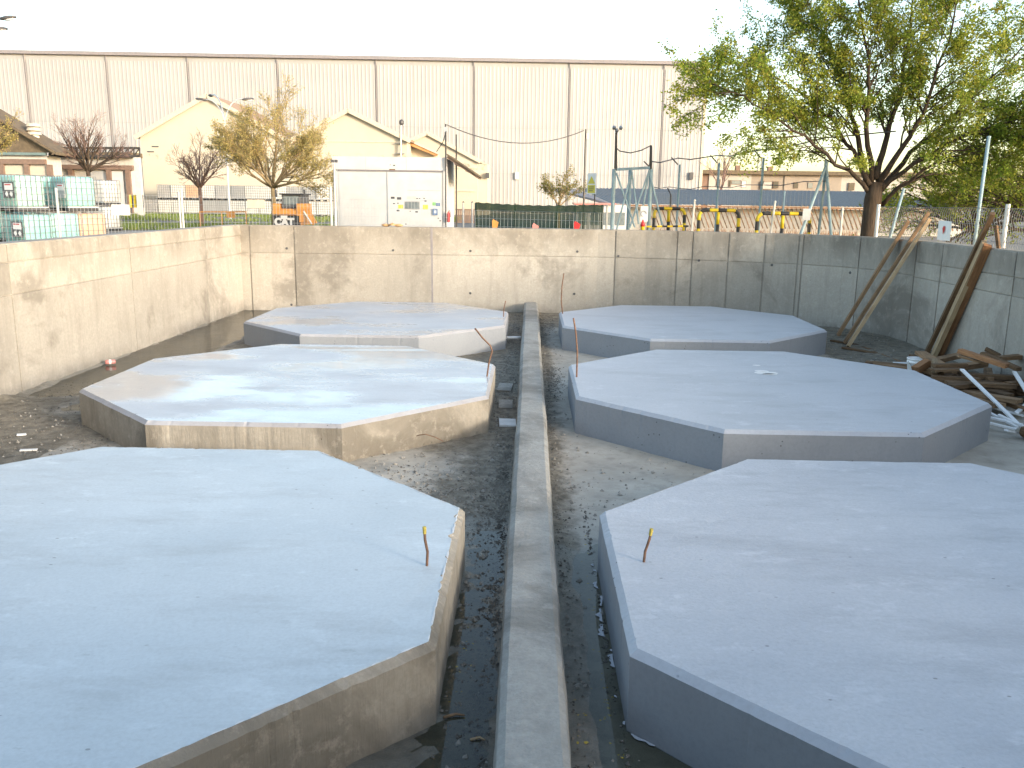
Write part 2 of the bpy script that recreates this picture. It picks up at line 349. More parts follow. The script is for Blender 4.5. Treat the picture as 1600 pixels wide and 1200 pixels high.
def panel(path, s0, s1, z0, z1, proud, parent):
    cs = cum(path); ss = [s0]+[c for c in cs if s0+.02 < c < s1-.02]+[s1]
    vs = []
    for s in ss:
        p, i = locate(path, s)
        if s in cs: n2 = nrm(path, cs.index(s))
        else:
            d = (Vector(path[i+1])-Vector(path[i])).normalized(); n2 = Vector((d.y, -d.x))
        q = p+n2*proud; b = p-n2*.03; c = .006
        vs += [(b.x, b.y, z0), (q.x, q.y, z0), (q.x, q.y, z1-c), ((q-n2*c).x, (q-n2*c).y, z1), (b.x, b.y, z1)]
    fs = [(i*5+j, i*5+(j+1) % 5, i*5+5+(j+1) % 5, i*5+5+j) for i in range(len(ss)-1) for j in range(5)]
    k = (len(ss)-1)*5; fs += [(4, 3, 2, 1, 0), tuple(k+j for j in range(5))]
    return MB().add(vs, [f[::-1] for f in fs]).build('panel', 'wall_concrete', parent)
def px_s(path, px):                                   # chainage along a wall seen at a column of the survey photo
    d = ray(px, 430); best = None; acc = 0
    for i in range(len(path)-1):
        a, b = Vector(path[i]), Vector(path[i+1]); e = b-a; den = d.x*e.y-d.y*e.x
        if abs(den) > 1e-9:
            t = (a.x*e.y-a.y*e.x)/den; u = (a.x*d.y-a.y*d.x)/den
            if t > 0 and -1e-6 <= u <= 1+1e-6: best = acc+u*e.length
        acc += e.length
    return best
def wall(key, label, joints, rows, gap=.030):
    path = PATHS[key]; t = thing('retaining_wall', label, 'wall', (0, 0, 0))
    core(path).build('wall_core', 'wall_concrete', t)
    js = [0.005]+joints+[plen(path)-.005]
    for i in range(len(js)-1):
        for r_ in range(len(rows)-1):
            panel(path, js[i]+gap/2, js[i+1]-gap/2, rows[r_]+(.008 if r_ else -.1), rows[r_+1]-.008, random.uniform(.017, .026), t)
    return t
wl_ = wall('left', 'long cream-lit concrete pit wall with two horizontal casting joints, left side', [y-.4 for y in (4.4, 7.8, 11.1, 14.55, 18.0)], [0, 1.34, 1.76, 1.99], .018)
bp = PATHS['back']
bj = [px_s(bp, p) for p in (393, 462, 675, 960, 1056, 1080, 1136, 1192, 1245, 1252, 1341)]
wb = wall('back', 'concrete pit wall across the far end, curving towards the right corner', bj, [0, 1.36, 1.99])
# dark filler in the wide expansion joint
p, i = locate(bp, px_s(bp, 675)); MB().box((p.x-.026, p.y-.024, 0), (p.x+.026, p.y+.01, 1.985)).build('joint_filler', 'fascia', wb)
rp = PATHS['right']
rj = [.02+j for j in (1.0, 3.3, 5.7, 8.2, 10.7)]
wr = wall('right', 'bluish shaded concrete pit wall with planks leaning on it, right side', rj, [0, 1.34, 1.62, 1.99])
for parent, path, spots in ((wb, bp, [(450, 388), (454, 476), (615, 391), (735, 392), (735, 458), (901, 393), (898, 459), (965, 400), (1091, 407), (1205, 414), (1329, 426)]),):
    for px, py in spots:
        s = px_s(path, px); p, i = locate(path, s); n2 = nrm(path, i); q = p+n2*.017
        z = at(px, py, p.y).z; M = Matrix.Translation((q.x, q.y, z)) @ Vector((n2.x, n2.y, 0)).to_track_quat('Z', 'Y').to_matrix().to_4x4()
        mb = MB().lathe([(.030, 0), (.028, .014), (.018, .013), (.014, .0115)], 8); mb.v = [tuple(M @ Vector(v)) for v in mb.v]
        mb.build('tie_hole', 'charcoal', parent)
nw = MB().box((-6.8, .1, -.25), (7.18, .38, 2.0)).box((-6.8, .38, -.1), (7.18, .40, 1.985)).build('retaining_wall', 'wall_concrete')
tag(nw, 'low concrete pit wall at the near end, under the viewpoint', 'wall')

def ground():
    xs = [-900, -60, -7.0, 7.4, 60, 900]; ys = [-900, .25, 20.5, 25, 30, 40, 50, 65, 120, 1200]; mb = MB()
    for i in range(len(xs)-1):
        for j in range(len(ys)-1):
            if i == 2 and j == 1: continue
            q = [(xs[i], ys[j]), (xs[i+1], ys[j]), (xs[i+1], ys[j+1]), (xs[i], ys[j+1])]
            mb.add([(x, y, G(y)) for x, y in q], [(0, 1, 2, 3)])
    path = PATHS['back']; mid = [Vector(path[i])-nrm(path, i)*.15 for i in range(len(path))]
    for i in range(len(mid)-1):
        a, b = mid[i], mid[i+1]; mb.add([(a.x, a.y, .948), (b.x, b.y, .948), (7.4, max(b.y, 16.2) if b.x > 7.2 else 20.5, .948), (a.x if i == 0 else a.x, 20.5, .948)][:4] if b.x < 4.5 else [(a.x, a.y, .948), (b.x, b.y, .948), (7.4, 20.5, .948)], [(0, 1, 2, 3)] if b.x < 4.5 else [(0, 1, 2)])
    k = mb.build('ground', 'ground_mat'); tag(k, kind='structure', label='grey yard ground around the concrete pit')
ground()

# pit floor: one fine sheet, wet and muddy in places
def ss(a, b, x):
    t = min(1, max(0, (x-a)/(b-a))); return t*t*(3-2*t)
def floor_state(x, y):
    n1 = nz(x, y, 0, 1.1); n2 = nz(x, y, 5, 3.7); n3 = nz(x, y, 9, 11); n4 = nz(x, y, 2, 27)
    mud, wet, h, amp = .15, .1, .018, .004
    if x < -.05:
        if x > -4.9:
            mud = .72+.12*n1; amp = .016
            h = .022+.030*math.exp(-((y-8.0)/1.2)**2)*ss(-.3, -1.6, x)
            mud -= .55*math.exp(-((y-7.9)/.9)**2)*ss(-.3, -1.3, x)
            chan = ss(7.2, 6.2, y); wet = .25+.6*chan; h -= .020*chan*ss(-.75, -.25, x)+.008*chan
            h += .022*ss(-.20, -.10, x)*(1 if y < 9 else .6)
            if y > 16.5: wet = .5
        else:
            mud = .78; amp = .020; h = .035
            fl = ss(-5.0, -5.9, x)*ss(10.6, 12.2, y+.9*n1+(-6.8-x)*-1.0)
            h = h*(1-fl)-.030*fl; amp *= (1-.75*fl); wet = .25+.5*fl; mud = mud*(1-fl)+.3*fl
            h += .055*ss(-6.66, -6.8, x)*(.7+.5*n2)
    else:
        mud = .16+.5*ss(.62, .25, x); amp = .005; h = .016
        ch = ss(6.55, 6.15, y+.25*n2)*ss(1.6, .7, x); wet = .08+.85*ch; mud = max(mud, .35*ch)
        h -= .022*ch*(1-ss(.40, .24, x))
        if y < 4.6: wet = max(wet, .8); mud = max(mud, .3); h = min(h, .004)
        h += .022*ss(.42, .25, x)*(.5+n2)
        if y > 17: mud = max(mud, .6*ss(17, 18.5, y))
        if x > 4.8:
            k = ss(4.9, 5.6, x)*ss(10.5, 12, y); mud = max(mud, .8*k); wet = max(wet, .45*k); amp = .005+.012*k
            d = math.hypot(x-3.2, (y-14.5)*.72); h += .12*k*ss(3.1, 4.2, x-2.6)*ss(12.5, 14.5, y)*(.7+.5*n1)
    return h+amp*(n1*.5+n2*.6+n3*.55+n4*.30), mud, wet
def floor_z(x, y): return floor_state(x, y)[0]
def inside_plinth(x, y, pad=0.0):
    for cx, cy in PLX.values():
        a, b = abs(x-cx), abs(y-cy); h = OW/2-pad
        if a < h and b < h and a+b < h*1.41421: return True
    return False
def pit_floor():
    st = .055; nx = int(14.2/st); ny = int(20.2/st); x0, y0 = -6.86, .38
    vs, mu, we = [], [], []
    for j in range(ny+1):
        for i in range(nx+1):
            x, y = x0+i*st, y0+j*st
            if inside_plinth(x, y, .15): h, m, w = -.05, 0, 0
            else: h, m, w = floor_state(x, y)
            vs.append((x, y, h)); mu.append(m); we.append(w)
    fs = [(j*(nx+1)+i, j*(nx+1)+i+1, (j+1)*(nx+1)+i+1, (j+1)*(nx+1)+i) for j in range(ny) for i in range(nx)]
    me = bpy.data.meshes.new('pit_floor'); me.from_pydata(vs, [], fs); me.materials.append(MATS['pit_floor_mat'])
    for nm, dat in (('mud', mu), ('wet', we)):
        a = me.attributes.new(nm, 'FLOAT', 'POINT'); a.data.foreach_set('value', dat)
    me.polygons.foreach_set('use_smooth', [True]*len(fs))
    tag(link('pit_floor', me), kind='structure', label='muddy concrete floor of the pit between the plinths')
pit_floor()
tag(MB().add([(-6.84, .39, 0), (7.19, .39, 0), (7.19, 20.3, 0), (-6.84, 20.3, 0)], [(0, 1, 2, 3)]).build('puddle_water', 'water'), kind='structure', label='shallow standing rainwater on the pit floor')

# ------------------------------------------------------------------ plinths
E2 = 1/(1+2**.5)
def oct_ring(w, seg, z, jit=0.0, seed=0):
    h = w/2; e = w*E2/2; c = [(-e, -h), (e, -h), (h, -e), (h, e), (e, h), (-e, h), (-h, e), (-h, -e)]; out = []
    for k in range(8):
        a, b = c[k], c[(k+1) % 8]
        for i in range(seg):
            t = i/seg; x, y = a[0]+(b[0]-a[0])*t, a[1]+(b[1]-a[1])*t
            q = jit*(nz(x+seed, y, z, 2.6)*.6+nz(x, y+seed, z, 9)*.5)-jit*2.2*max(0, nz(x, y, seed, 17)-.30)*2; r = math.hypot(x, y)
            out.append((x*(1+q/r), y*(1+q/r), z+jit*.35*nz(x, y, seed, 4)))
    return out
def band(r0, r1):
    k = len(r0); return MB().add(r0+r1, [(i, (i+1) % k, k+(i+1) % k, k+i) for i in range(k)])
def plinth(key, label, top, cham, side, jit, bar, tip):
    cx, cy = PLX[key]; t = thing('tank_plinth', label, 'plinth', (cx, cy, 0), 0, 'octagonal tank plinths in two rows'); sd_ = hash(key) % 7+1
    sg = 64
    b0, b1 = oct_ring(OW, sg, -.12), oct_ring(OW, sg, .2, jit*.4, sd_)
    b2, b3 = oct_ring(OW, sg, HZ-BV, jit*.8, sd_), oct_ring(OW-2*BV, sg, HZ, jit, sd_)
    k = len(b0); q = lambda o: [(o+i, o+(i+1) % k, o+k+(i+1) % k, o+k+i) for i in range(k)]
    MB().add(b0+b1+b2, q(0)+q(k)).build('side_wall', side, t)
    band(b2, b3).build('chamfer', cham, t)
    MB().add(b3, [tuple(range(k))]).build('painted_top', top, t)
    if key == 'L1':                                    # ragged rim of white primer where the paint stops
        ri, ro = oct_ring(OW-2*BV-.002, sg*5, HZ+.0015), []
        mb = MB(); kk = len(ri)
        for i, (x, y, z) in enumerate(ri):
            q1 = max(0.0, .013*(nz(x, y, 0, 6)+.35+.8*nz(x, y, 3, 24))); r_ = math.hypot(x, y); f = 1-q1/r_
            ro.append((x*f, y*f, z+.001)); ri[i] = (x*(1+.006*nz(x, y, 6, 20)/r_), y*(1+.006*nz(x, y, 6, 20)/r_), z)
        mb.add(ri+ro, [(i, (i+1) % kk, kk+(i+1) % kk, kk+i) for i in range(kk) if math.dist(ri[i], ro[i]) > .004]).build('primer_edge', 'white_dirty', t)['kind'] = 'stuff'
    if key == 'R2':
        for (px, py, s_) in ((1197, 583, .10), (1190, 580, .06), (1182, 571, .035), (1203, 585, .06)):
            c0 = atz(px, py, HZ); MB().add([(c0.x-cx+s_*1.6*math.cos(a_*.628)*(1+.5*nz(a_, px, 0, 3)), c0.y-cy+s_*math.sin(a_*.628)*(1+.5*nz(a_, px, 4, 3)), HZ+.003) for a_ in range(10)], [tuple(range(10))]).build('paint_splash', 'paper', t)
    base = atz(*bar[0], HZ); pts = [(base.x-cx, base.y-cy, HZ-.03)]
    for px, py in bar:
        p = at(px, py, base.y); pts.append((p.x-cx, p.y-cy, p.z))
    rad = bar_r[key]; ro = MB().tube(pts, rad, 7).build('reinforcing_bar', 'rust', t, True)
    if tip:
        a, b = Vector(pts[-2]), Vector(pts[-1]); MB().tube([b-(b-a).normalized()*.04, b+(b-a).normalized()*.004], [rad*1.3, rad*1.4], 7).build('yellow_tape', 'tape_yellow', ro)
    return t
bar_r = dict(L1=.0085, R1=.0085, L2=.011, R2=.011, L3=.010, R3=.012)
plinth('L1', 'nearest octagonal plinth left of the kerb, pale blue top over bare concrete sides', 'paint_pale_blue', 'plinth_concrete', 'plinth_concrete', .013, [(667, 884), (668, 862), (664, 843), (663, 824)], True)
plinth('L2', 'middle octagonal plinth left of the kerb, wet blotchy top over bare concrete sides', 'paint_wet_blue', 'paint_chamfer_pink', 'plinth_concrete', .006, [(761, 588), (764, 566), (769, 548), (766, 540), (754, 528), (742, 513)], False)
plinth('L3', 'farthest octagonal plinth left of the kerb, grey painted sides and damp top', 'paint_damp_blue', 'paint_chamfer_pink', 'paint_side_grey', .004, [(787, 495), (787, 484), (790, 470)], False)
plinth('R1', 'nearest octagonal plinth right of the kerb, rough grey-blue paint on top and sides', 'paint_rough_blue', 'paint_chamfer', 'paint_side_grey', .006, [(1006, 878), (1008, 862), (1015, 842), (1018, 827)], True)
plinth('R2', 'middle octagonal plinth right of the kerb, grey-blue paint with a white splash', 'paint_grey_blue', 'paint_chamfer', 'paint_side_grey', .005, [(901, 589), (902, 550), (900, 522), (896, 497)], False)
plinth('R3', 'farthest octagonal plinth right of the kerb, smooth grey-blue paint', 'paint_grey_blue', 'paint_chamfer', 'paint_side_grey', .004, [(879, 490), (877, 470), (878, 448), (881, 427)], False)

# ------------------------------------------------------------------ kerb between the rows
def kerb():
    vs = []; ys = [.41+i*.09 for i in range(int(19.95/.09))]; prof = [(-.135, -.12), (-.122, .20), (-.108, .262), (-.072, .292), (.0, .295), (.175, .293), (.205, .268), (.222, .18), (.228, -.12)]
    for y in ys:
        for j, (x, z) in enumerate(prof):
            a = .006*nz(x*3, y, j, 1.4)+.005*nz(x, y, j*3, 7); b = .004*nz(y, x, j, 2)+.005*nz(y, j, 0, 9)
            vs.append((x+.0+a+.004*math.sin(y*.8), y, z+(b if z > 0 else 0)))
    m = len(prof); k = len(ys)
    fs = [(i*m+j, (i+1)*m+j, (i+1)*m+j+1, i*m+j+1) for i in range(k-1) for j in range(m-1)]+[tuple(range(m-1, -1, -1)), tuple((k-1)*m+j for j in range(m))]
    tag(MB().add(vs, [f[::-1] for f in fs]).build('dividing_kerb', 'kerb_concrete'), 'long narrow concrete kerb running between the two rows of plinths', 'kerb')
kerb()

# ------------------------------------------------------------------ dirt and litter in the pit
def scatter(name, mat, label, cat, spots, size, flat=.6):
    mb = MB()
    for x, y in spots:
        if inside_plinth(x, y, -.01) or -.14 < x < .235: continue
        z = floor_z(x, y); s = size()
        a = random.uniform(0, 6.28); M = Matrix.Translation((x, y, z+s*.15)) @ Matrix.Rotation(a, 4, 'Z') @ Matrix.Rotation(random.uniform(-.4, .4), 4, 'X')
        v = [Vector((math.cos(k*1.2566)*random.uniform(.6, 1.2)*s, math.sin(k*1.2566)*random.uniform(.5, 1)*s, -.1*s)) for k in range(5)]
        v += [Vector((random.uniform(-.3, .3)*s, random.uniform(-.3, .3)*s, flat*s))]
        mb.add([M @ p for p in v], [(i, (i+1) % 5, 5) for i in range(5)]+[(4, 3, 2, 1, 0)])
    tag(mb.build(name, mat), label, cat, kind='stuff')
rg = random.Random(3); gs = lambda m, s: rg.gauss(m, s)
sp = [(rg.uniform(-.43, -.13), rg.uniform(3, 20)) for _ in range(2600)]+[(-.16-abs(gs(0, .06)), rg.uniform(3, 9)) for _ in range(2200)]
sp += [(gs(-.7, .6), gs(7.3, .55)) for _ in range(1600)]+[(rg.uniform(-6.6, -4.4), rg.uniform(6, 12)) for _ in range(2600)]+[(rg.uniform(-2.5, -.2), rg.uniform(12.8, 14)) for _ in range(700)]
sp += [(.25+abs(gs(0, .05)), rg.uniform(3, 20)) for _ in range(900)]+[(.30+abs(gs(0, .12)), gs(12.6, .7)) for _ in range(700)]+[(rg.uniform(.2, .55), rg.uniform(17.5, 20)) for _ in range(700)]+[(rg.uniform(5.2, 7.1), rg.uniform(11.5, 18)) for _ in range(1500)]
sp += [(.52-abs(gs(0, .02)), rg.uniform(3, 7)) for _ in range(250)]
scatter('mud_clods', 'clod', 'loose dark clods and grit along the channels', 'dirt', [p for p in sp if .5 < p[1] < 20.2 and -6.7 < p[0] < 7.1], lambda: rg.choice((.004, .006, .008, .010, .015))*rg.uniform(.7, 1.4))
st_ = [(rg.uniform(-6.5, -4.5), rg.uniform(6, 11.5)) for _ in range(420)]+[(gs(-.9, .7), gs(7.4, .6)) for _ in range(520)]+[(rg.uniform(-.42, -.14), rg.uniform(3, 20)) for _ in range(420)]+[(rg.uniform(.25, .6), rg.uniform(3, 19)) for _ in range(260)]+[(rg.uniform(.4, 1.8), rg.uniform(6.6, 9)) for _ in range(120)]+[(rg.uniform(5.3, 7), rg.uniform(11, 18)) for _ in range(250)]
scatter('gravel', 'kerb_concrete', 'pale gravel and mortar crumbs scattered over the mud', 'gravel', st_, lambda: rg.choice((.006, .008, .012, .02))*rg.uniform(.7, 1.5), .8)
def spill():                                           # paint and mortar slopped along the foot of the near right plinth
    cx, cy = PLX['R1']; h = OW/2; e = OW*E2/2; pts = [(cx-h, cy+e+.1), (cx-h, cy-e), (cx-e, cy-h)]; mb = MB(); row = []
    for (a, b), nn in zip(zip(pts[:-1], pts[1:]), ((-1, 0), (-.7071, -.7071))):
        for i in range(260):
            t = i/260; x, y = a[0]+(b[0]-a[0])*t, a[1]+(b[1]-a[1])*t
            w0 = .002+.05*max(0, nz(x, y, 1, 4.5)+.1); w = w0+.06*max(0, nz(x, y, 7, 6.1)+.05+.8*nz(x, y, 2, 19)); row.append(((x+nn[0]*w0, y+nn[1]*w0), (x+nn[0]*w, y+nn[1]*w)))
    vs = []
    for p, q in row: vs += [(p[0], p[1], max(.002, floor_z(*p))+.004), (q[0], q[1], max(.001, floor_z(*q))+.003)]
    mb.add(vs, [(2*i, 2*i+1, 2*i+3, 2*i+2) for i in range(len(row)-1) if math.dist(*row[i]) > .006])
    o = mb.build('paint_spill', 'paint_chamfer'); tag(o, 'pale paint slopped on the floor along the foot of the nearest right plinth', 'spill', kind='stuff')
spill()
lf = [(rg.uniform(.25, 1.3), rg.uniform(3.0, 4.3)) for _ in range(90)]+[(.5-abs(gs(0, .05)), rg.uniform(3, 6.5)) for _ in range(40)]+[(rg.uniform(-.4, -.14), rg.uniform(3, 5)) for _ in range(22)]
scatter('fallen_leaves', 'leaf_dry', 'small yellow fallen leaves at the foot of the right plinth', 'leaves', lf, lambda: rg.uniform(.006, .014), .15)
def slab(px, py, w, d, mat, label, name='scrap_tile', rz=.1, th=.02, cat='tile'):
    p = atz(px, py, .03); o = MB().cbox((0, 0, th/2), (w, d, th)).build(name, mat); o.location = (p.x, p.y, floor_z(p.x, p.y)+.006); o.rotation_euler = (.02, .03, rz); tag(o, label, cat)
slab(793, 661, .20, .30, 'white_dirty', 'white square tile lying in the left channel beside the kerb', rz=.05)
slab(790, 632, .18, .42, 'kerb_concrete', 'grey broken slab in the left channel, just beyond the white tile', rz=.02)
slab(789, 606, .20, .45, 'kerb_concrete', 'grey broken slab in the left channel, second beyond the white tile', rz=-.06)
slab(34, 682, .09, .05, 'paper', 'small white scrap on the mud near the left edge', 'paper_scrap', .5, .012, 'litter')
slab(45, 705, .16, .045, 'paper', 'long white scrap on the mud beside the nearest left plinth', 'paper_scrap', .3, .012, 'litter')
p = at(801, 507, 16.1); tag(MB().tube([(p.x-.16, 15.9, .11), (p.x+.16, 15.95, .11)], .028, 10).build('drain_pipe', 'white_plastic', None, True), 'short white plastic pipe crossing the left channel by the farthest plinth', 'pipe')
def stick(a, b, mat, r, label):
    A, B = atz(*a, .03), atz(*b, .04); A.z = floor_z(A.x, A.y)+r; B.z = floor_z(B.x, B.y)+r*1.6; m = (A+B)/2+Vector((.01, .015, .004))
    tag(MB().tube([A, m, B], [r, r*.9, r*.6], 6).build('stick', mat, None, True), label, 'stick')
stick((693, 1115), (726, 1109), 'wood_brown', .008, 'thin brown stick in the left channel at the corner of the plinth')
stick((735, 1148), (758, 1149), 'wood_tan', .007, 'short pale stick in the left channel near the kerb')
p = atz(153, 570, 0); can = thing('drink_can', 'crushed pink and white drink can at the foot of the left wall', 'can', (-6.62, p.y, .05), .5)
mb = MB().lathe([(.024, -.075), (.036, -.068), (.038, 0), (.034, .03), (.036, .066), (.026, .075)], 14); mb.v = [(z, x, y) for x, y, z in mb.v]; mb.build('can_body', 'pink_red', can, True)
mb = MB().lathe([(.0395, -.02), (.0395, .012)], 14, cap=False); mb.v = [(z, x, y) for x, y, z in mb.v]; mb.build('can_band', 'paper', can, True)
mb = MB().lathe([(.0255, -.078), (.010, -.076)], 14); mb.v = [(z, x, y) for x, y, z in mb.v]; mb.build('can_end', 'grey_metal', can)
def wire_loop():
    p = atz(650, 682, .28); q = [(p.x+dx, p.y+dy, .27+dz) for dx, dy, dz in ((0, .06, 0), (.03, -.02, .03), (.10, -.05, .05), (.2, -.05, .02), (.28, -.02, -.03))]
    return q
MBw = MB().tube([(v[0]-PLX['L2'][0], v[1]-PLX['L2'][1], v[2]) for v in wire_loop()], .005, 5)
MBw.build('tie_wire', 'rust', [o for o in bpy.data.objects if o.name == 'tank_plinth.001'][0])

# ------------------------------------------------------------------ timber, bucket and strips at the right wall
def plank(name, p, q, w, h, mat, label, cat='plank', up=(0, 0, 1), group=None):
    p, q = Vector(p), Vector(q); d = q-p; L = d.length; d.normalize(); s = d.cross(Vector(up)).normalized(); u = s.cross(d)
    mb = MB(); k = 5
    for i in range(k+1):
        t = i/k; wob = .002*math.sin(t*5+L)
        for sy, sz in ((-1, -1), (1, -1), (1, 1), (-1, 1)): mb.v.append((t*L+.01*sy*random.uniform(-1, 1)*(i in (0, k)), sy*w/2*random.uniform(.97, 1.02)+wob, sz*h/2*random.uniform(.95, 1.03)))
    mb.f = [(i*4+j, i*4+(j+1) % 4, i*4+4+(j+1) % 4, i*4+4+j) for i in range(k) for j in range(4)]+[(3, 2, 1, 0), (k*4, k*4+1, k*4+2, k*4+3)]
    o = mb.build(name, mat); o.matrix_world = Matrix(((d.x, s.x, u.x, p.x), (d.y, s.y, u.y, p.y), (d.z, s.z, u.z, p.z), (0, 0, 0, 1)))
    return tag(o, label, cat, group)
def lean(foot, edge, top, w, h, mat, label, dx=0.0):
    A = atz(*foot, .06)
    s_ = px_s(PATHS['back'], edge[0]) or None; wx = locate(PATHS['back'], s_)[0].x if s_ else 7.2
    B = atx(*edge, wx-.07); B.z = 2.03
    d = (B-A); t = 1.0                                # run on past the wall's edge to the photographed end
    while t < 1.8:
        P = A+d*t; v = P-CAM; py = 600-F_PX*v.dot(UP)/v.dot(FW)
        if py <= top: break
        t += .005
    off = Vector((dx, 0, .0)); plank('timber_plank', A+off, A+d*t+off, w, h, mat, label, 'plank', up=(-1, .2, .35), group='planks leaning on the right wall')
lean((1309, 524), (1403, 372), 345, .12, .06, 'wood_brown', 'single narrow brown plank leaning on the wall, farthest of the leaning planks')
lean((1319, 536), (1424, 374), 333, .10, .06, 'wood_brown', 'longer plank of the leaning pair behind the far plinth, rising highest')
lean((1325, 541), (1432, 375), 343, .09, .06, 'wood_tan', 'shorter plank of the leaning pair behind the far plinth, paler')
lean((1446, 556), (1528, 380), 334, .11, .07, 'wood_dark', 'long dark weathered plank leaning on the wall beside the thick tan board')
lean((1457, 560), (1536, 384), 379, .20, .07, 'wood_tan', 'thick tan board leaning on the wall above the timber pile')
lean((1466, 560), (1543, 385), 383, .07, .12, 'wood_orange', 'reddish plank edge leaning against the side of the thick tan board')

pile = Vector((6.35, 12.3, 0)); rp_ = random.Random(11)
GRP = 'boards in the scrap timber pile'; LBL = 'dark weathered board lying in the scrap timber pile by the right wall'
def pboard(a, b, z0, z1, w, h, mat, label=LBL, group=GRP, D=None):
    A = atz(*a, z0); B = atz(*b, z1); plank('timber_board', A, B, w, h, mat, label, 'board', group=group)
for k in range(26):                                   # the bottom of the heap, lying roughly along the wall
    x = rp_.uniform(5.75, 6.9); y = rp_.uniform(11.2, 13.6); a = rp_.gauss(1.2, .75); L = rp_.uniform(.8, 1.5); z = .05+.055*(k//5)+rp_.uniform(0, .02)
    d = Vector((math.cos(a), math.sin(a), rp_.gauss(0, .03)))*L/2; c = Vector((min(x, 6.75), y, z))
    A, B = c-d, c+d
    for P_ in (A, B): P_.x = min(P_.x, 7.1); P_.z = max(.06, P_.z)
    plank('timber_board', A, B, rp_.uniform(.10, .18), rp_.uniform(.035, .075), rp_.choice(['wood_dark', 'wood_brown', 'wood_brown']), LBL, 'board', group=GRP)
pboard((1456, 578), (1500, 577), .42, .42, .14, .03, 'wood_brown')
pboard((1456, 592), (1530, 596), .30, .30, .12, .10, 'wood_dark'); pboard((1458, 571), (1510, 570), .46, .46, .10, .045, 'wood_dark')
pboard((1462, 601), (1500, 604), .24, .23, .10, .05, 'wood_tan'); pboard((1500, 586), (1583, 590), .34, .33, .12, .06, 'wood_dark')
pboard((1505, 600), (1580, 606), .26, .25, .10, .05, 'wood_brown'); pboard((1515, 611), (1572, 622), .20, .16, .12, .06, 'wood_dark')
pboard((1535, 552), (1592, 577), .54, .42, .10, .05, 'wood_dark'); pboard((1560, 560), (1610, 556), .50, .50, .12, .06, 'wood_dark'); pboard((1540, 545), (1562, 556), .58, .5, .09, .05, 'wood_dark')
pboard((1500, 548), (1573, 572), .60, .50, .10, .06, 'wood_orange', 'orange-brown board slanting across the top of the scrap timber pile')
pboard((1497, 556), (1540, 568), .55, .46, .12, .03, 'wood_brown'); pboard((1430, 578), (1450, 566), .28, .38, .12, .10, 'wood_orange', 'short sawn block end standing beside the white bucket')
pboard((1460, 566), (1461, 577), .40, .40, .07, .12, 'wood_tan', 'pale square block between the boards of the timber pile')
pboard((1575, 600), (1610, 596), .3, .3, .1, .05, 'wood_dark'); pboard((1545, 618), (1600, 640), .2, .12, .1, .05, 'wood_dark')
SG = 'white strips thrown on the timber pile'
def strip(a, b, za, zb, w, label='white trim strip lying in the heap in front of the timber pile'):
    A = atz(*a, za); B = atz(*b, zb); plank('trim_strip', A, B, w, .022, 'white_plastic', label, 'strip', group=SG)
strip((1503, 577), (1592, 664), .45, .06, .05, 'longest white trim strip slanting up against the dark boards')
strip((1585, 581), (1604, 612), .42, .30, .05, 'short white strip at the right end of the timber pile')
for a, b in (((1543, 634), (1600, 650)), ((1543, 643), (1590, 668)), ((1545, 652), (1598, 664)), ((1542, 660), (1588, 671)), ((1560, 648), (1602, 668)), ((1588, 645), (1612, 625)), ((1572, 672), (1590, 676))):
    strip(a, b, .10+rp_.uniform(0, .05), .06+rp_.uniform(0, .03), rp_.uniform(.03, .055))
p = atz(1430, 590, .02); bk = thing('bucket', 'white plastic bucket without lid beside the timber pile', 'bucket', (p.x, p.y, floor_z(p.x, p.y)))
MB().lathe([(.115, 0), (.125, .10), (.140, .235), (.148, .24), (.148, .262), (.142, .265), (.142, .29), (.150, .295), (.150, .31), (.138, .31), (.130, .235), (.108, .02)], 24).build('bucket_body', 'white_plastic', bk, True)
MB().tube([(.149*math.cos(t), .149*math.sin(t)*.98, .27-.13*math.sin(math.pi*(t-3.3)/(2.9))) for t in [3.3+i*2.9/12 for i in range(13)]], .004, 5).build('handle', 'grey_metal', bk)
p = atz(1594, 690, .02); 
sk_ = MB().ball((0, 0, .10), (.17, .12, .11), 18, 12); sk_.v = [(x*(1+.35*nz(x, y, z, 9)), y*(1+.4*nz(y, x, z, 8)), max(0, z*(1+.35*nz(z, x, y, 9)))) for x, y, z in sk_.v]
tag(sk_.build('sack', 'wood_dark'), 'dark brown lump of sacking at the right edge by the strips', 'sack').location = (p.x+.22, p.y+.1, floor_z(p.x, p.y))
for k, (a, b) in enumerate((((1300, 532), (1350, 541)), ((1318, 543), (1390, 556)), ((1345, 541), (1410, 566)))):
    pboard(a, b, .05, .05, .10, .03, 'wood_dark', ['flat dark board on the mud by the feet of the leaning planks', 'second flat dark board on the mud, nearer the plinth', 'flat dark board on the mud nearest the bucket'][k], 'dark boards lying flat on the mud')
slab(1413, 572, .3, .2, 'white_plastic', 'white plastic scrap peeping up behind the middle right plinth', 'plastic_scrap', .2, .03, 'litter')

# ------------------------------------------------------------------ far buildings
def gx(px, y): return at(px, 312, y).x                # easting of a survey column at distance y
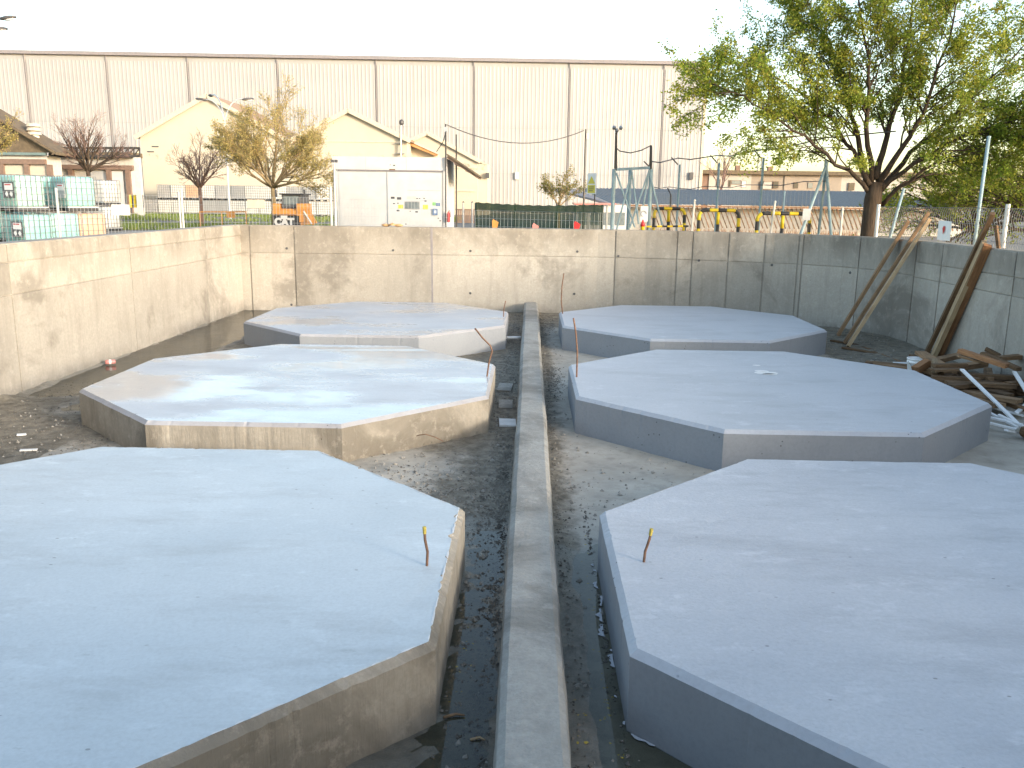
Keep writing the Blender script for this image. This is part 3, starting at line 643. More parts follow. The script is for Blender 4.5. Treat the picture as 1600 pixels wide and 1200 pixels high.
# the long hangar
HA, HB = Vector((-78.0, 97.3)), Vector((19.6, 101.3)); HD = (HB-HA).normalized(); HN = Vector((HD.y, -HD.x)); HTOP = 18.1
def hang_at(px):                                      # chainage on the facade
    d = ray(px, 200); den = d.x*HD.y-d.y*HD.x; return (HA.y*d.x-HA.x*d.y)/-den*1.0 if den else 0
hg = thing('hangar', 'huge pale metal-clad hangar filling the background behind the cream warehouses', 'building', (HA.x, HA.y, G(100)), math.atan2(HD.y, HD.x))
HL = (HB-HA).length; Hh = HTOP-G(100)
js = [hang_at(p) for p in (49, 174, 299, 437, 589, 740, 888, 1034)]
js = [s for s in js if 0 < s < HL]; st = js[0]
while st > 10: st -= 9.3; js.insert(0, st)
js = [0]+js+[HL]
MB().box((0, .12, 0), (HL, 40, Hh-.1)).build('wall', 'cladding', hg)
for i in range(len(js)-1):
    a, b = js[i]+.14, js[i+1]-.14
    for z0, z1 in ((.2, 4.4), (4.43, 9.4), (9.43, Hh-.9)):
        mb = MB(); n_ = max(2, int((b-a)/.42)); pt = []
        for k in range(n_):
            x = a+(b-a)*k/n_; w = (b-a)/n_
            pt += [(x, .03), (x+w*.55, .03), (x+w*.68, .008), (x+w*.87, .008)]
        pt.append((b, .03)); m = len(pt)
        mb.add([(x, y, z0) for x, y in pt]+[(x, y, z1) for x, y in pt], [(q, q+1, m+q+1, m+q) for q in range(m-1)])
        mb.build('cladding_panel', 'cladding', hg)
for s in js[1:-1]: MB().tube([(s, -.02, .1), (s, -.02, Hh-.3)], .06, 6).build('downpipe', 'fascia', hg)
MB().box((-.2, -.28, Hh-.36), (HL+.12, .3, Hh)).build('roof_edge', 'fascia', hg)
MB().box((-.3, -.1, Hh+.002), (HL+.15, 40.2, Hh+.04)).build('roof', 'roof_grey', hg)
MB().box((HL-.3, -.06, 0), (HL+.03, .4, Hh-.56)).build('corner_trim', 'cream_trim', hg)
for px, py in ((1084, 276), (809, 276)):
    s = hang_at(px); z = at(px, py, 100).z-G(100); MB().box((s-.25, -.25, z-.3), (s+.2, -.045, z+.5)).build('wall_lamp', 'white_paint' if px < 900 else 'charcoal', hg)

def poly_front(pts, y, depth):                        # a facade outline at distance y, swept backwards
    return MB().prism([(p[0], y, p[1]) for p in pts], (0, depth, 0))
def px_pt(px, py, y):
    p = at(px, py, y); return (p.x, p.z)
def warehouse(label, y, pts, depth, base=None):
    P = [px_pt(*q, y) for q in pts]; g = G(y); x0, x1 = P[0][0], P[-1][0]; t = thing('warehouse', label, 'building', ((x0+x1)/2, y, g)); ox = (x0+x1)/2
    P = [(a-ox, b-g) for a, b in P]; MB().prism([(P[0][0], 0, 0)]+[(a, 0, b) for a, b in P]+[(P[-1][0], 0, 0)], (0, depth, 0)).build('wall', 'cream_render', t)
    t.pop('x', None); return t, P
def roof_on(t, P, depth, over=.35, mat='roof_tile', trim='cream_trim'):
    for (a, b) in zip(P[:-1], P[1:]):
        v = Vector((b[0]-a[0], 0, b[1]-a[1])).normalized(); nn = Vector((-v.z, 0, v.x)); A = Vector((a[0], 0, a[1])); B = Vector((b[0], 0, b[1]))
        if a is P[0]: A = A-v*.35
        if b is P[-1]: B = B+v*.35
        q = [A+nn*.01, B+nn*.01, B+nn*.2, A+nn*.2]
        MB().prism([p+Vector((0, -over+.1, 0)) for p in q], (0, depth+.3, 0)).build('roof', mat, t)
        q = [A-nn*.12, B-nn*.12, B+nn*.22, A+nn*.22]
        MB().prism([p+Vector((0, -over, 0)) for p in q], (0, .098, 0)).build('verge_trim', trim, t)
w1, P1 = warehouse('cream gabled warehouse with peeling grey band, left of the pair', 72, [(219, 213), (325, 151), (452, 222)], 10); roof_on(w1, P1, 10)
MB().tube([(P1[0][0]-.2, -.2, P1[0][1]-.25), (P1[0][0]-.2, -.2, .1)], .06, 6).build('downpipe', 'cream_trim', w1)
for px, py in ((243, 229), (236, 237)):
    p = at(px, py, 72); MB().box((p.x-w1.location.x-.3, -.05, p.z-G(72)-.04), (p.x-w1.location.x+.25, 0.02, p.z-G(72)+.04)).build('wall_bracket', 'charcoal', w1)
w2, P2 = warehouse('cream gabled warehouse behind the white shed, with flue pipe and orange eave', 72.3, [(453.5, 222), (545, 174), (636, 219)], 6); roof_on(w2, P2, 6)
ox = w2.location.x
def rel(t, px, py, y, dy=0): p = at(px, py, y); return (p.x-t.location.x, dy, p.z-t.location.z)
a, b = rel(w2, 460, 222, 72.3, -.03), rel(w2, 634, 222, 72.3, -.03); MB().box((a[0], -.05, b[2]-.05), (b[0], .01, b[2]+.05)).build('cornice', 'cream_trim', w2)
a, b, c_, d_ = [rel(w2, *q, 75, 2.7) for q in ((637, 219), (682, 240), (682, 300), (637, 300))]
MB().prism([a, b, (b[0], 2.7, 0), (a[0], 2.7, 0)], (0, 3, 0)).build('side_wing', 'cream_render', w2)
a, b = rel(w2, 635, 221, 74.5, 2.2), rel(w2, 684, 241, 74.5, 2.2); MB().bar(a, b, .5, .38).build('eave_gutter', 'orange_trim', w2)
MB().bar(rel(w2, 634, 216.5, 74.5, 2.3), rel(w2, 686, 240, 74.5, 2.3), .9, .2).build('wing_roof', 'cream_trim', w2)
fl = MB().tube([rel(w2, 626, 262, 71.8, -.35), rel(w2, 626, 192, 71.8, -.35), rel(w2, 627.5, 188, 71.8, -.35), rel(w2, 630, 187, 71.8, -.35)], .08, 8).build('flue_pipe', 'grey_metal', w2)
MB().ball(rel(w2, 627, 191, 71.8, -.35), (.22, .22, .25)).build('flue_cowl', 'charcoal', w2)
for z_ in (224, 240): p = rel(w2, 626, z_, 72.3, -.2); MB().box((p[0]-.35, -.34, p[2]-.03), (p[0]+.35, .02, p[2]+.03)).build('flue_bracket', 'grey_metal', w2)
w3, P3 = warehouse('sunlit cream gabled warehouse partly hidden behind the white shed canopy', 84, [(585, 248), (668, 209), (746, 251)], 9); roof_on(w3, P3, 9, .3, 'cream_trim')
a, b = rel(w3, 700, 262, 84), rel(w3, 738, 352, 84)
MB().box((a[0]-.2, -.02, 1.0), (b[0], .02, rel(w3, 0, 292, 84)[2])).build('shutter_door', 'beige_panel', w3)
MB().box((a[0]-.3, -.10, rel(w3, 0, 290, 84)[2]), (b[0]+.3, -.005, rel(w3, 0, 287, 84)[2])).build('lintel', 'cream_trim', w3)
MB().box((a[0]-.6, -.08, rel(w3, 740, 262, 84)[2]-.06), (P3[-1][0], -.005, rel(w3, 740, 262, 84)[2]+.06)).build('cornice', 'cream_trim', w3)
MB().box((P3[-1][0]+.003, .9, 0), (P3[-1][0]+.9, 8.5, P3[-1][1]-.25)).build('side_wing', 'cream_render', w3)
MB().box((P3[-1][0]+.75, .5, P3[-1][1]-1.6), (P3[-1][0]+1.1, .8, P3[-1][1]-1.1)).build('wall_lamp', 'charcoal', w3)

# white shed with canopy
SY = 35.0; sx0, sx1 = gx(522, SY), gx(697, SY); sg = G(SY); stop = at(610, 246, SY).z-sg; sh = thing('white_shed', 'white shed with two sliding doors, warning papers and a dark side canopy', 'shed', ((sx0+sx1)/2, SY, sg)); sc = (sx0+sx1)/2; hw = (sx1-sx0)/2
MB().box((-hw, 0, 0), (hw, 3.6, stop)).build('wall', 'white_paint', sh)
lz = at(610, 268, SY).z-sg
MB().box((-hw-.02, -.06, lz+.06), (hw+.02, -.003, stop+.02)).build('fascia', 'white_paint', sh)
MB().box((-hw+.2, -.045, lz), (hw-.12, -.004, lz+.056)).build('door_track', 'fascia', sh)
xm = gx(608, SY)-sc
for a, b, y_ in ((-hw+.22, xm, -.02), (xm-.05, hw-.16, -.055)):
    d_ = MB().box((a, y_, .03), (b, y_+.017, lz-.02)).build('sliding_door', 'white_paint', sh)
    if y_ == -.055:
        q = lambda px, py: (gx(px, SY)-sc, at(px, py, SY).z-sg)
        def plate(px0, py0, px1, py1, name, mat, par=d_, dy=-.062):
            (a0, z0), (a1, z1) = q(px0, py1), q(px1, py0); return MB().box((a0, dy, z0), (a1, -.056, z1)).build(name, mat, par)
        plate(632, 315, 656, 327, 'window_grille', 'grey_metal'); plate(633, 316, 655, 326, 'window_pane', 'window_mid', dy=-.066)
        plate(622, 320, 630, 326, 'warning_notice', 'sign_yellow'); plate(661, 320, 669, 327, 'warning_notice', 'sign_yellow')
        plate(676, 316, 681, 321, 'warning_notice', 'sign_green'); plate(681.5, 317, 688, 322, 'warning_notice', 'sign_blue', dy=-.060)
        plate(676.5, 326, 684, 336, 'intercom_box', 'sign_blue', dy=-.12); plate(679, 329, 682, 333, 'intercom_plate', 'paper', dy=-.125)
        for px, py, w_ in ((614, 309, 3), (624, 310, 3.4), (616, 318, 1.6), (622, 317.5, 1.4), (652, 310, 1.3), (656, 310, 1.1), (663, 310, 1.2), (665, 314, 1.8), (622, 329, 2.2), (641, 330, 1), (651, 331, 2), (685, 341, 1.2), (688, 345, 1.4), (634, 350, 1.2)):
            plate(px-w_, py-w_*.55, px+w_, py+w_*.55, 'peeling_patch', 'charcoal', dy=-.0585)
        plate(636, 307, 650, 311, 'torn_sticker', 'off_white', dy=-.059); plate(637, 297.3, 688, 297.9, 'scratch', 'grey_panel', dy=-.058)
for px, py, w_, mt in ((617, 258.5, 1.6, 'charcoal'), (614, 265, 4.5, 'slag_brown'), (611, 257.6, .5, 'charcoal')):
    a_ = (gx(px, SY)-sc, at(px, py, SY).z-sg); MB().box((a_[0]-w_*.026, -.066, a_[1]-.024), (a_[0]+w_*.026, -.061, a_[1]+.022)).build('peeling_patch', mt, sh)
for px in (573, 636):
    x = gx(px, SY)-sc; MB().box((x-.008, -.068, lz+.06), (x+.008, -.061, stop+.02)).build('panel_joint', 'grey_panel', sh)
cz = at(697, 238, 36).z-sg; cz2 = at(750, 277, 36.5).z-sg; cx2 = gx(750, 36.5)-sc
MB().prism([(hw+.01, .2, stop+.12), (cx2, .2, cz2), (cx2, .2, cz2+.06), (hw+.01, .2, stop+.19)], (0, 3.2, 0)).build('canopy_roof', 'dark_roof', sh)
for y_ in (.3, 1.3, 2.3, 3.2):
    f = lambda t: (hw+.02+(cx2-hw-.02)*t, y_, stop+.06+(cz2-.05-stop-.06)*t); MB().bar(f(0), f(.95), .06, .09).build('canopy_rafter', 'brown_frame', sh)
for t_ in (.25, .6, .93):
    MB().bar((hw+.02+(cx2-hw-.02)*t_, .22, stop-.02+(cz2-stop-.05)*t_), (hw+.02+(cx2-hw-.02)*t_, 3.3, stop-.02+(cz2-stop-.05)*t_), .05, .05).build('canopy_purlin', 'brown_frame', sh)
ex = thing('fire_extinguisher', 'red fire extinguisher hanging at the corner of the white shed', 'extinguisher', (sx1-.02+.17, SY-.12, at(702, 347, SY).z)); ex.location.x = gx(701, SY)
MB().lathe([(.05, 0), (.065, .02), (.065, .33), (.03, .40), (.02, .43)], 12).build('cylinder', 'red_paint', ex, True); MB().tube([(0, 0, .42), (.03, -.03, .47), (.07, -.03, .40), (.08, -.02, .2)], .012, 6).build('hose', 'black_plastic', ex); MB().cbox((-.0665, 0, .2), (.004, .06, .1)).build('label_plate', 'paper', ex)
pl = thing('pole', 'thin dark cable pole rising at the corner of the white shed', 'pole', (gx(697, SY)-.0, SY-.12, sg)); H_ = at(697, 194, SY).z-sg
MB().tube([(0, 0, 0), (0, 0, H_)], .025, 6).build('post', 'dark_metal', pl); MB().cbox((0, 0, at(697, 203, SY).z-sg), (.14, .14, .2)).build('junction_box', 'grey_panel', pl)
pl = thing('pole', 'short thin dark post standing above the shed canopy', 'pole', (gx(713, 37), 37, sg)); MB().tube([(0, 0, 0), (0, 0, at(713, 210, 37).z-sg)], .03, 6).build('post', 'dark_metal', pl); MB().cbox((0, 0, .03), (.2, .2, .06)).build('base_plate', 'dark_metal', pl)
def cable(name, pts, r, label, sag=0, mat='charcoal'):
    P = [Vector(p) for p in pts]
    if sag:
        A, B = P[0], P[-1]; P = [A.lerp(B, i/14)-Vector((0, 0, sag*4*(i/14)*(1-i/14))) for i in range(15)]
    tag(MB().tube(P, r, 5).build(name, mat), label, 'cable')
cable('overhead_cable', [at(698, 195, SY-.12), at(912, 204, 40)], .022, 'sagging dark cable from the shed pole to the thin pole by the yellow sign', .62)
cable('overhead_cable', [at(697, 205, SY-.12), at(692, 222, SY), at(682, 237, SY+.1)], .018, 'short cable dropping from the pole box to the shed roof')
cable('overhead_cable', [at(697, 205, SY-.2), at(697.3, 260, SY-.2)], .016, 'cable clipped down the corner of the white shed')
rl = thing('railing', 'dark slatted railing panel under the shed canopy', 'railing', (gx(726, 40), 40, G(40)))
for k in range(9): MB().box((-.4+k*.095, -.02, .6), (-.33+k*.095, .02, 1.15)).build('slat', 'brown_frame', rl)
for z_ in (.58, 1.15): MB().box((-.42, -.03, z_), (.45, -.021, z_+.06)).build('rail', 'brown_frame', rl)
for px, lb in ((724, 'slim grey post under the shed canopy'), (738, 'slim grey post at the left end of the green screen')):
    q_ = thing('fence_post', lb, 'post', (gx(px, 26), 26, G(26))); MB().tube([(0, 0, 0), (0, 0, at(px, 316, 26).z-G(26))], .028, 8).build('post', 'galvanised', q_); MB().lathe([(.032, 0), (.032, .02), (.012, .035)], 8, (0, 0, at(px, 316, 26).z-G(26)-.01)).build('cap', 'charcoal', q_)

# low building at the far left, truss and gate buildings
lb_ = thing('low_building', 'low left building with sloping dark roof, brown frame and cream panels', 'building', (gx(76, 60), 60, G(60))); L0 = lb_.location
def lr(px, py, y=60, dy=None): p = at(px, py, y); return (p.x-L0.x, (y-60) if dy is None else dy, p.z-L0.z)
ez = lr(40, 242)[2]; x0 = -13.5
MB().box((x0, .25, 0), (0, 2.1, ez-.02)).build('wall', 'off_white', lb_)
r0, r1 = lr(92, 236), lr(0, 184); sl = (r1[2]-r0[2])/(r1[0]-r0[0])
ridge = (-6.5, r0[2]+sl*(-6.5-r0[0])); x0 = 2*ridge[0]-r0[0]
MB().prism([(r0[0], -.4, ez), (r0[0], -.4, ez+.2), (ridge[0], -.4, ridge[1]+.2), (ridge[0], -.4, ridge[1])][::-1], (0, 2.6, 0)).build('roof', 'dark_roof', lb_)
MB().prism([(x0, -.4, ez), (x0, -.4, ez+.2), (ridge[0]-.005, -.4, ridge[1]+.2), (ridge[0]-.005, -.4, ridge[1])], (0, 2.6, 0)).build('roof', 'dark_roof', lb_)
MB().box((x0, -.1, ez-.02+.003), (.1, .2, ez+.16)).build('eave_board', 'teal_trim', lb_)
MB().prism([(x0+.1, .06, ez+.17), (r0[0]-.1, .06, ez+.17), (ridge[0], .06, ridge[1]-.05)], (0, .15, 0)).build('gable_panel', 'dark_roof', lb_)
MB().box((x0, -.06, ez-.62), (0, .24, ez-.28)).build('beam', 'brown_frame', lb_)
for px in (2, 41, 76): x = lr(px, 260)[0]; MB().box((x-.16, -.05, 0), (x+.16, .245, ez-.63)).build('column', 'brown_frame', lb_)
for a, b in ((5, 38.5), (44.5, 73)): MB().box((lr(a, 260)[0], .13, .3), (lr(b, 260)[0], .244, ez-.75)).build('shutter', 'beige_panel', lb_)
vx = lr(45, 205); vz = lr(45, 215)[2]
vt = MB().lathe([(.32, vz-1.2), (.32, vz+.2)], 12, (vx[0], .6, 0)).build('roof_vent', 'off_white', lb_)
for k in range(3): MB().lathe([(.50, 0), (.40, .2)], 12, (vx[0], .6, vz+.22+.27*k)).build('vent_ring', 'beige_panel', vt)
tr_ = thing('truss_gantry', 'dark lattice truss spanning between the low building and the cream warehouse', 'truss', (gx(76, 62), 62, G(62))); T0 = tr_.location
def tq(px, py): p = at(px, py, 62); return (p.x-T0.x, 0, p.z-T0.z)
A, B = tq(77, 231), tq(218, 231.5); C, D_ = tq(77, 244), tq(218, 244)
for p_, q_ in ((A, B), (C, D_)): MB().bar(p_, q_, .16, .16).build('chord', 'dark_metal', tr_)
for k in range(17):
    t = k/16; u = Vector(A).lerp(Vector(B), t); l = Vector(C).lerp(Vector(D_), t); MB().bar(u, l, .09, .07, (1, 0, 0)).build('web_post', 'dark_metal', tr_)
    if k < 16: MB().bar(l, Vector(A).lerp(Vector(B), (k+1)/16), .07, .06, (1, 0, 0)).build('web_diagonal', 'dark_metal', tr_)
for px in (81, 214): p = tq(px, 244); MB().box((p[0]-.18, -.2, 0), (p[0]+.18, .2, p[2]-.09)).build('column', 'off_white', tr_)
gb = thing('gate_building', 'pale loading bay with brown beam and tall white gates behind the bare tree', 'building', (gx(150, 66), 66, G(66))); g0 = gb.location
def gq(px, py): p = at(px, py, 66); return (p.x-g0.x, p.z-g0.z)
a, b = gq(87, 256), gq(206, 246); MB().box((a[0], .3, 0), (b[0], 1.2, b[1])).build('wall', 'off_white', gb)
MB().box((a[0], -.1, gq(0, 263)[1]), (b[0], .29, gq(0, 256)[1])).build('beam', 'brown_frame', gb); MB().box((a[0]-.2, -.5, b[1]+.003), (b[0]+.2, 1.4, b[1]+.35)).build('roof', 'dark_roof', gb)
for px in (113, 172, 202): x = gq(px, 300)[0]; MB().box((x-.17, -.08, 0), (x+.17, .28, gq(0, 263)[1]-.01)).build('column', 'brown_frame', gb)
for p0, p1 in ((116, 141), (143, 169), (175, 199)): MB().box((gq(p0, 0)[0], .16, .1), (gq(p1, 0)[0], .29, gq(0, 265)[1])).build('gate_leaf', 'white_paint', gb)
gp = thing('grey_annex', 'narrow grey metal annex with a dark window strip beside the cream warehouse', 'building', (gx(211, 75), 75, G(75))); q0 = gp.location
def aq(px, py): p = at(px, py, 75); return (p.x-q0.x, p.z-q0.z)
MB().box((aq(202, 0)[0], 0, 0), (aq(221, 0)[0], 6, aq(0, 243)[1])).build('wall', 'grey_panel', gp); MB().box((aq(201, 0)[0], -.2, aq(0, 243)[1]+.003), (aq(222, 0)[0], 6.2, aq(0, 240)[1])).build('roof', 'white_paint', gp)
for p0, p1 in ((203.5, 210.5), (212, 219.5)): f_ = MB().box((aq(p0, 0)[0], -.03, aq(0, 278)[1]), (aq(p1, 0)[0], .01, aq(0, 270)[1])).build('window', 'white_paint', gp); MB().box((aq(p0, 0)[0]+.05, -.035, aq(0, 278)[1]+.05), (aq(p1, 0)[0]-.05, -.031, aq(0, 270)[1]-.05)).build('pane', 'window_dark', f_)

# apartment block and shed on the right
ap = thing('apartment_block', 'long low apartment block with flat dark roof and chimneys, far right', 'building', (gx(1100, 130), 130, G(130))); a0 = ap.location
def vq(px, py): p = at(px, py, 130); return (p.x-a0.x, p.z-a0.z)
seg = ((1099, 1124, 'apartment_brick'), (1124, 1193, 'apartment_white'), (1193, 1247, 'apartment_wall'), (1247, 1340, 'apartment_wall'), (1340, 1480, 'apartment_white'))
top = vq(1200, 273)[1]
for k, (p0, p1, mt) in enumerate(seg): MB().box((vq(p0, 0)[0]+.002, -.15*(k % 2), 0), (vq(p1, 0)[0]-.002, 10, top)).build('wall', mt, ap)
MB().box((vq(1098, 0)[0], -1.0, top+.003), (vq(1481, 0)[0], 10.5, vq(1200, 267)[1])).build('roof', 'dark_roof', ap)
for px, py in ((1161, 257), (1213, 259)): x, z = vq(px, py); MB().box((x-.35, 3, top+.2), (x+.35, 3.7, z)).build('chimney', 'apartment_brick', ap)
for p0, p1, y0, y1, mt in ((1136, 1143, 281, 292, 'window_dark'), (1156, 1160, 282, 293, 'window_dark'), (1160.5, 1176, 282, 289, 'window_mid'), (1177, 1185, 283, 294, 'white_paint'), (1210, 1214, 282, 288, 'window_dark'), (1229, 1238, 283, 294, 'window_dark'), (1208, 1227, 284, 296, 'apartment_white'), (1262, 1270, 284, 294, 'window_dark'), (1285, 1294, 284, 294, 'window_mid'), (1352, 1362, 284, 296, 'window_dark'), (1400, 1412, 285, 297, 'window_dark')):
    f_ = MB().box((vq(p0, 0)[0], -.22, vq(1200, y1)[1]), (vq(p1, 0)[0], -.152, vq(1200, y0)[1])).build('window', 'brown_frame', ap); MB().box((vq(p0, 0)[0]+.06, -.25, vq(1200, y1)[1]+.06), (vq(p1, 0)[0]-.06, -.221, vq(1200, y0)[1]-.06)).build('pane', mt, f_)
rs = thing('slatted_store', 'long open store with grey corrugated roof over slanting battens', 'shed', (gx(1000, 45), 45, G(45))); r0_ = rs.location
def rq(px, py, y=45): p = at(px, py, y); return Vector((p.x-r0_.x, y-45, p.z-r0_.z))
xa, xb = rq(955, 320).x, rq(1520, 325).x; zn = rq(1150, 321).z; zf = rq(1150, 297.5, 56).z
mb = MB(); k = int((xb-xa)/.22); pt = []
for i in range(k+1): pt += [(xa+i*.22, 0), (xa+i*.22+.09, 0), (xa+i*.22+.13, .05), (xa+i*.22+.18, .05)]
m = len(pt); sk = -1.2
mb.add([(x, 0, zn+z) for x, z in pt]+[(x+sk, 11, zf+z) for x, z in pt], [(q, q+1, m+q+1, m+q) for q in range(m-1)]); mb.build('roof', 'roof_grey', rs)
MB().prism([(xa, .02, zn-.02), (xa+sk, 11, zf-.02), (xa+sk-1.6, 11, zf-.05), (xa-.9, .6, zn+.25)], (0, 0, -.12)).build('roof_end', 'fascia', rs)
MB().box((xa, .05, zn-.12), (xb, .12, zn-.03)).build('eave_rail', 'slag_brown', rs)
MB().box((xa+.2, .9, 0), (xb, 1.1, zn-.15)).build('back_board', 'off_white', rs)
n_ = 70
for i in range(n_):
    x = xa+1.9+i*(xb-xa-2.2)/n_; MB().bar((x, .28, zn-.1), (x+.42, .12, zn-1.15), .05, .05, (0, 1, 0)).build('batten', 'wood_dark' if i % 3 else 'slag_brown', rs)
ks = thing('kiosk', 'small white kiosk with red roof edge behind the green screen', 'kiosk', (gx(930, 42), 42, G(42))); MB().box((-.9, 0, 0), (1.6, 2, at(930, 320, 42).z-G(42))).build('wall', 'white_paint', ks); MB().box((-1, -.15, at(930, 320, 42).z-G(42)+.003), (1.0, 2.1, at(930, 317, 42).z-G(42))).build('roof', 'pink_red', ks)
for k in range(4): MB().box((-.8+k*.6, -.03, .5), (-.35+k*.6, .003, 1.1)).build('window', 'window_mid', ks)

# ------------------------------------------------------------------ caged liquid containers
def ibc_proto(mat, label, group, plate=0, detail=True):
    t = thing('liquid_container', label, 'container', (0, 0, 0), 0, group); W_, D2, z0, z1 = .60, .50, .16, 1.12
    if detail:
        pr = [(-W_+.04, -D2+.04), (W_-.04, -D2+.04), (W_-.04, D2-.04), (-W_+.04, D2-.04)]; c = .10; ring = []
        for k in range(4):
            x, y = pr[k]; sx, sy = (1 if x > 0 else -1), (1 if y > 0 else -1)
            for a in range(4):
                th = math.pi*(1.0+.5*k)+a*math.pi/6; ring.append((x-sx*c+c*math.cos(th), y-sy*c+c*math.sin(th)))
        k = len(ring); vs = []
        for s, z in ((.90, z0), (1, z0+.06), (1, z1-.10), (.95, z1-.04), (.80, z1-.02)): vs += [(x*s, y*s, z) for x, y in ring]
        fs = [(i*k+j, i*k+(j+1) % k, (i+1)*k+(j+1) % k, (i+1)*k+j) for i in range(4) for j in range(k)]+[tuple(range(k-1, -1, -1)), tuple(4*k+j for j in range(k))]
        MB().add(vs, fs).build('bottle', mat, t, True); MB().lathe([(.085, z1-.02), (.085, z1+.02)], 10).build('filler_cap', 'charcoal', t)
    else: MB().box((-W_+.03, -D2+.03, z0), (W_-.03, D2-.03, z1-.02)).build('bottle', mat, t)
    cg = MB(); r = .0075 if detail else .011
    nxs = [(-W_+i*2*W_/7) for i in range(8)]; nys = [(-D2+i*2*D2/6) for i in range(7)]
    for x in nxs:
        for y in (-D2, D2): cg.cbox((x, y, (z0+z1)/2), (r*2, r*2, z1-z0))
    for y in nys[1:-1]:
        for x in (-W_, W_): cg.cbox((x, y, (z0+z1)/2), (r*2, r*2, z1-z0))
    for z in [z0+(z1-z0)*i/5 for i in range(6)]:
        for y in (-D2-r, D2+r): cg.cbox((0, y, z), (2*W_, r*1.8, r*1.8))
        for x in (-W_-r, W_+r): cg.cbox((x, 0, z), (r*1.8, 2*D2, r*1.8))
    cg.build('cage', 'steel_wire' if detail else 'grey_metal', t)
    MB().box((-W_, -D2, .115), (W_, D2, .155)).build('pallet_deck', 'galvanised', t)
    for x in (-W_+.09, 0, W_-.09): MB().box((x-.07, -D2, 0), (x+.07, D2, .114)).build('pallet_foot', 'black_plastic', t)
    if plate:
        y = -D2-.03
        b = MB().box((-.05, y, .42), (.55, y+.012, .90)).build('label_board', 'charcoal' if plate == 1 else 'grey_panel', t)
        MB().box((.07, y-.004, .66), (.49, y-.001, .86)).build('label', 'paper', b); MB().box((.10, y-.007, .80), (.41, y-.005, .835)).build('label_stripe', 'red_paint', b)
        for cx in (.16, .39):
            if plate == 1: MB().add([(cx-.09, y-.004, .54), (cx, y-.004, .45), (cx+.09, y-.004, .54), (cx, y-.004, .63)], [(0, 1, 2, 3)]).build('hazard_diamond', 'paper', b)
    return t
IG = 'caged containers stacked outside the left wall'
def put(t, px, D, z, rz): t.location = (gx(px, D), D, z); t.rotation_euler = (0, 0, R(rz))
g_ = G(28); ih = 1.165
put(ibc_proto('ibc_teal', 'teal caged container with dark label board, lower front stack at the left edge', IG, 1), 40, 27.0, g_-.03, -28)
put(ibc_proto('ibc_teal_pale', 'pale teal caged container with dark label board, on top of the front stack', IG, 1), 33, 27.2, g_-.03+ih+.02, -28)
put(ibc_proto('ibc_teal', 'teal caged container without label board, lower row behind the fence post', IG), 86, 28.0, g_, -38)
put(ibc_proto('ibc_orange', 'orange-tinted caged container at the right end of the lower row', IG), 129, 29.0, g_, -38)
put(ibc_proto('ibc_teal', 'teal caged container with grey label plate, upper row right end', IG, 2), 115, 28.6, g_+ih, -36)
put(ibc_proto('ibc_teal', 'teal caged container, upper row, second from the right end', IG, 2), 56, 29.6, g_+ih+.02, -36)
put(ibc_proto('ibc_teal_pale', 'teal caged container, upper row, cut by the left photo edge', IG), 2, 30.4, g_+ih+.02, -36)
put(ibc_proto('ibc_teal', 'dark teal caged container, lower row, hidden behind the front stack', IG), 50, 29.8, g_, -36)
put(ibc_proto('ibc_teal', 'dark teal caged container, lower row, behind the stack at the left edge', IG), -4, 30.6, g_, -36)
put(ibc_proto('ibc_white', 'lone white caged container standing behind the teal stack', IG), 160, 40, G(40), -20); put(ibc_proto('ibc_white', 'white caged container stacked on the lone white one', IG), 160, 40, G(40)+ih, -18)
FG = 'pale containers stacked two high along the warehouse wall'; FLAB = 'pale caged container in the double row along the cream warehouse wall'
pw = ibc_proto('ibc_white', FLAB, FG, 0, False); po = ibc_proto('ibc_orange', 'orange-tinted caged container, upper row of the far double row', FG, 0, False); pg = ibc_proto('ibc_grey', FLAB, FG, 0, False)
cols = [240.5, 262, 283, 306, 329, 352, 375, 398, 420, 442, 464, 487, 508]; usedp = set()
for i, px in enumerate(cols):
    D = 69.5
    for lv in (0, 1):
        if i == 0 and lv: continue
        src = po if (lv and i == 3) else (pg if (i*7+lv*3) % 5 in (0, 3) else pw); lab = src['label']
        if src.name in usedp: o = dup(src, (0, 0, 0), 0)
        else: o = src; usedp.add(src.name)
        o.location = (gx(px, D), D, G(D)+lv*ih); o.rotation_euler = (0, 0, R(random.uniform(-4, 4)))

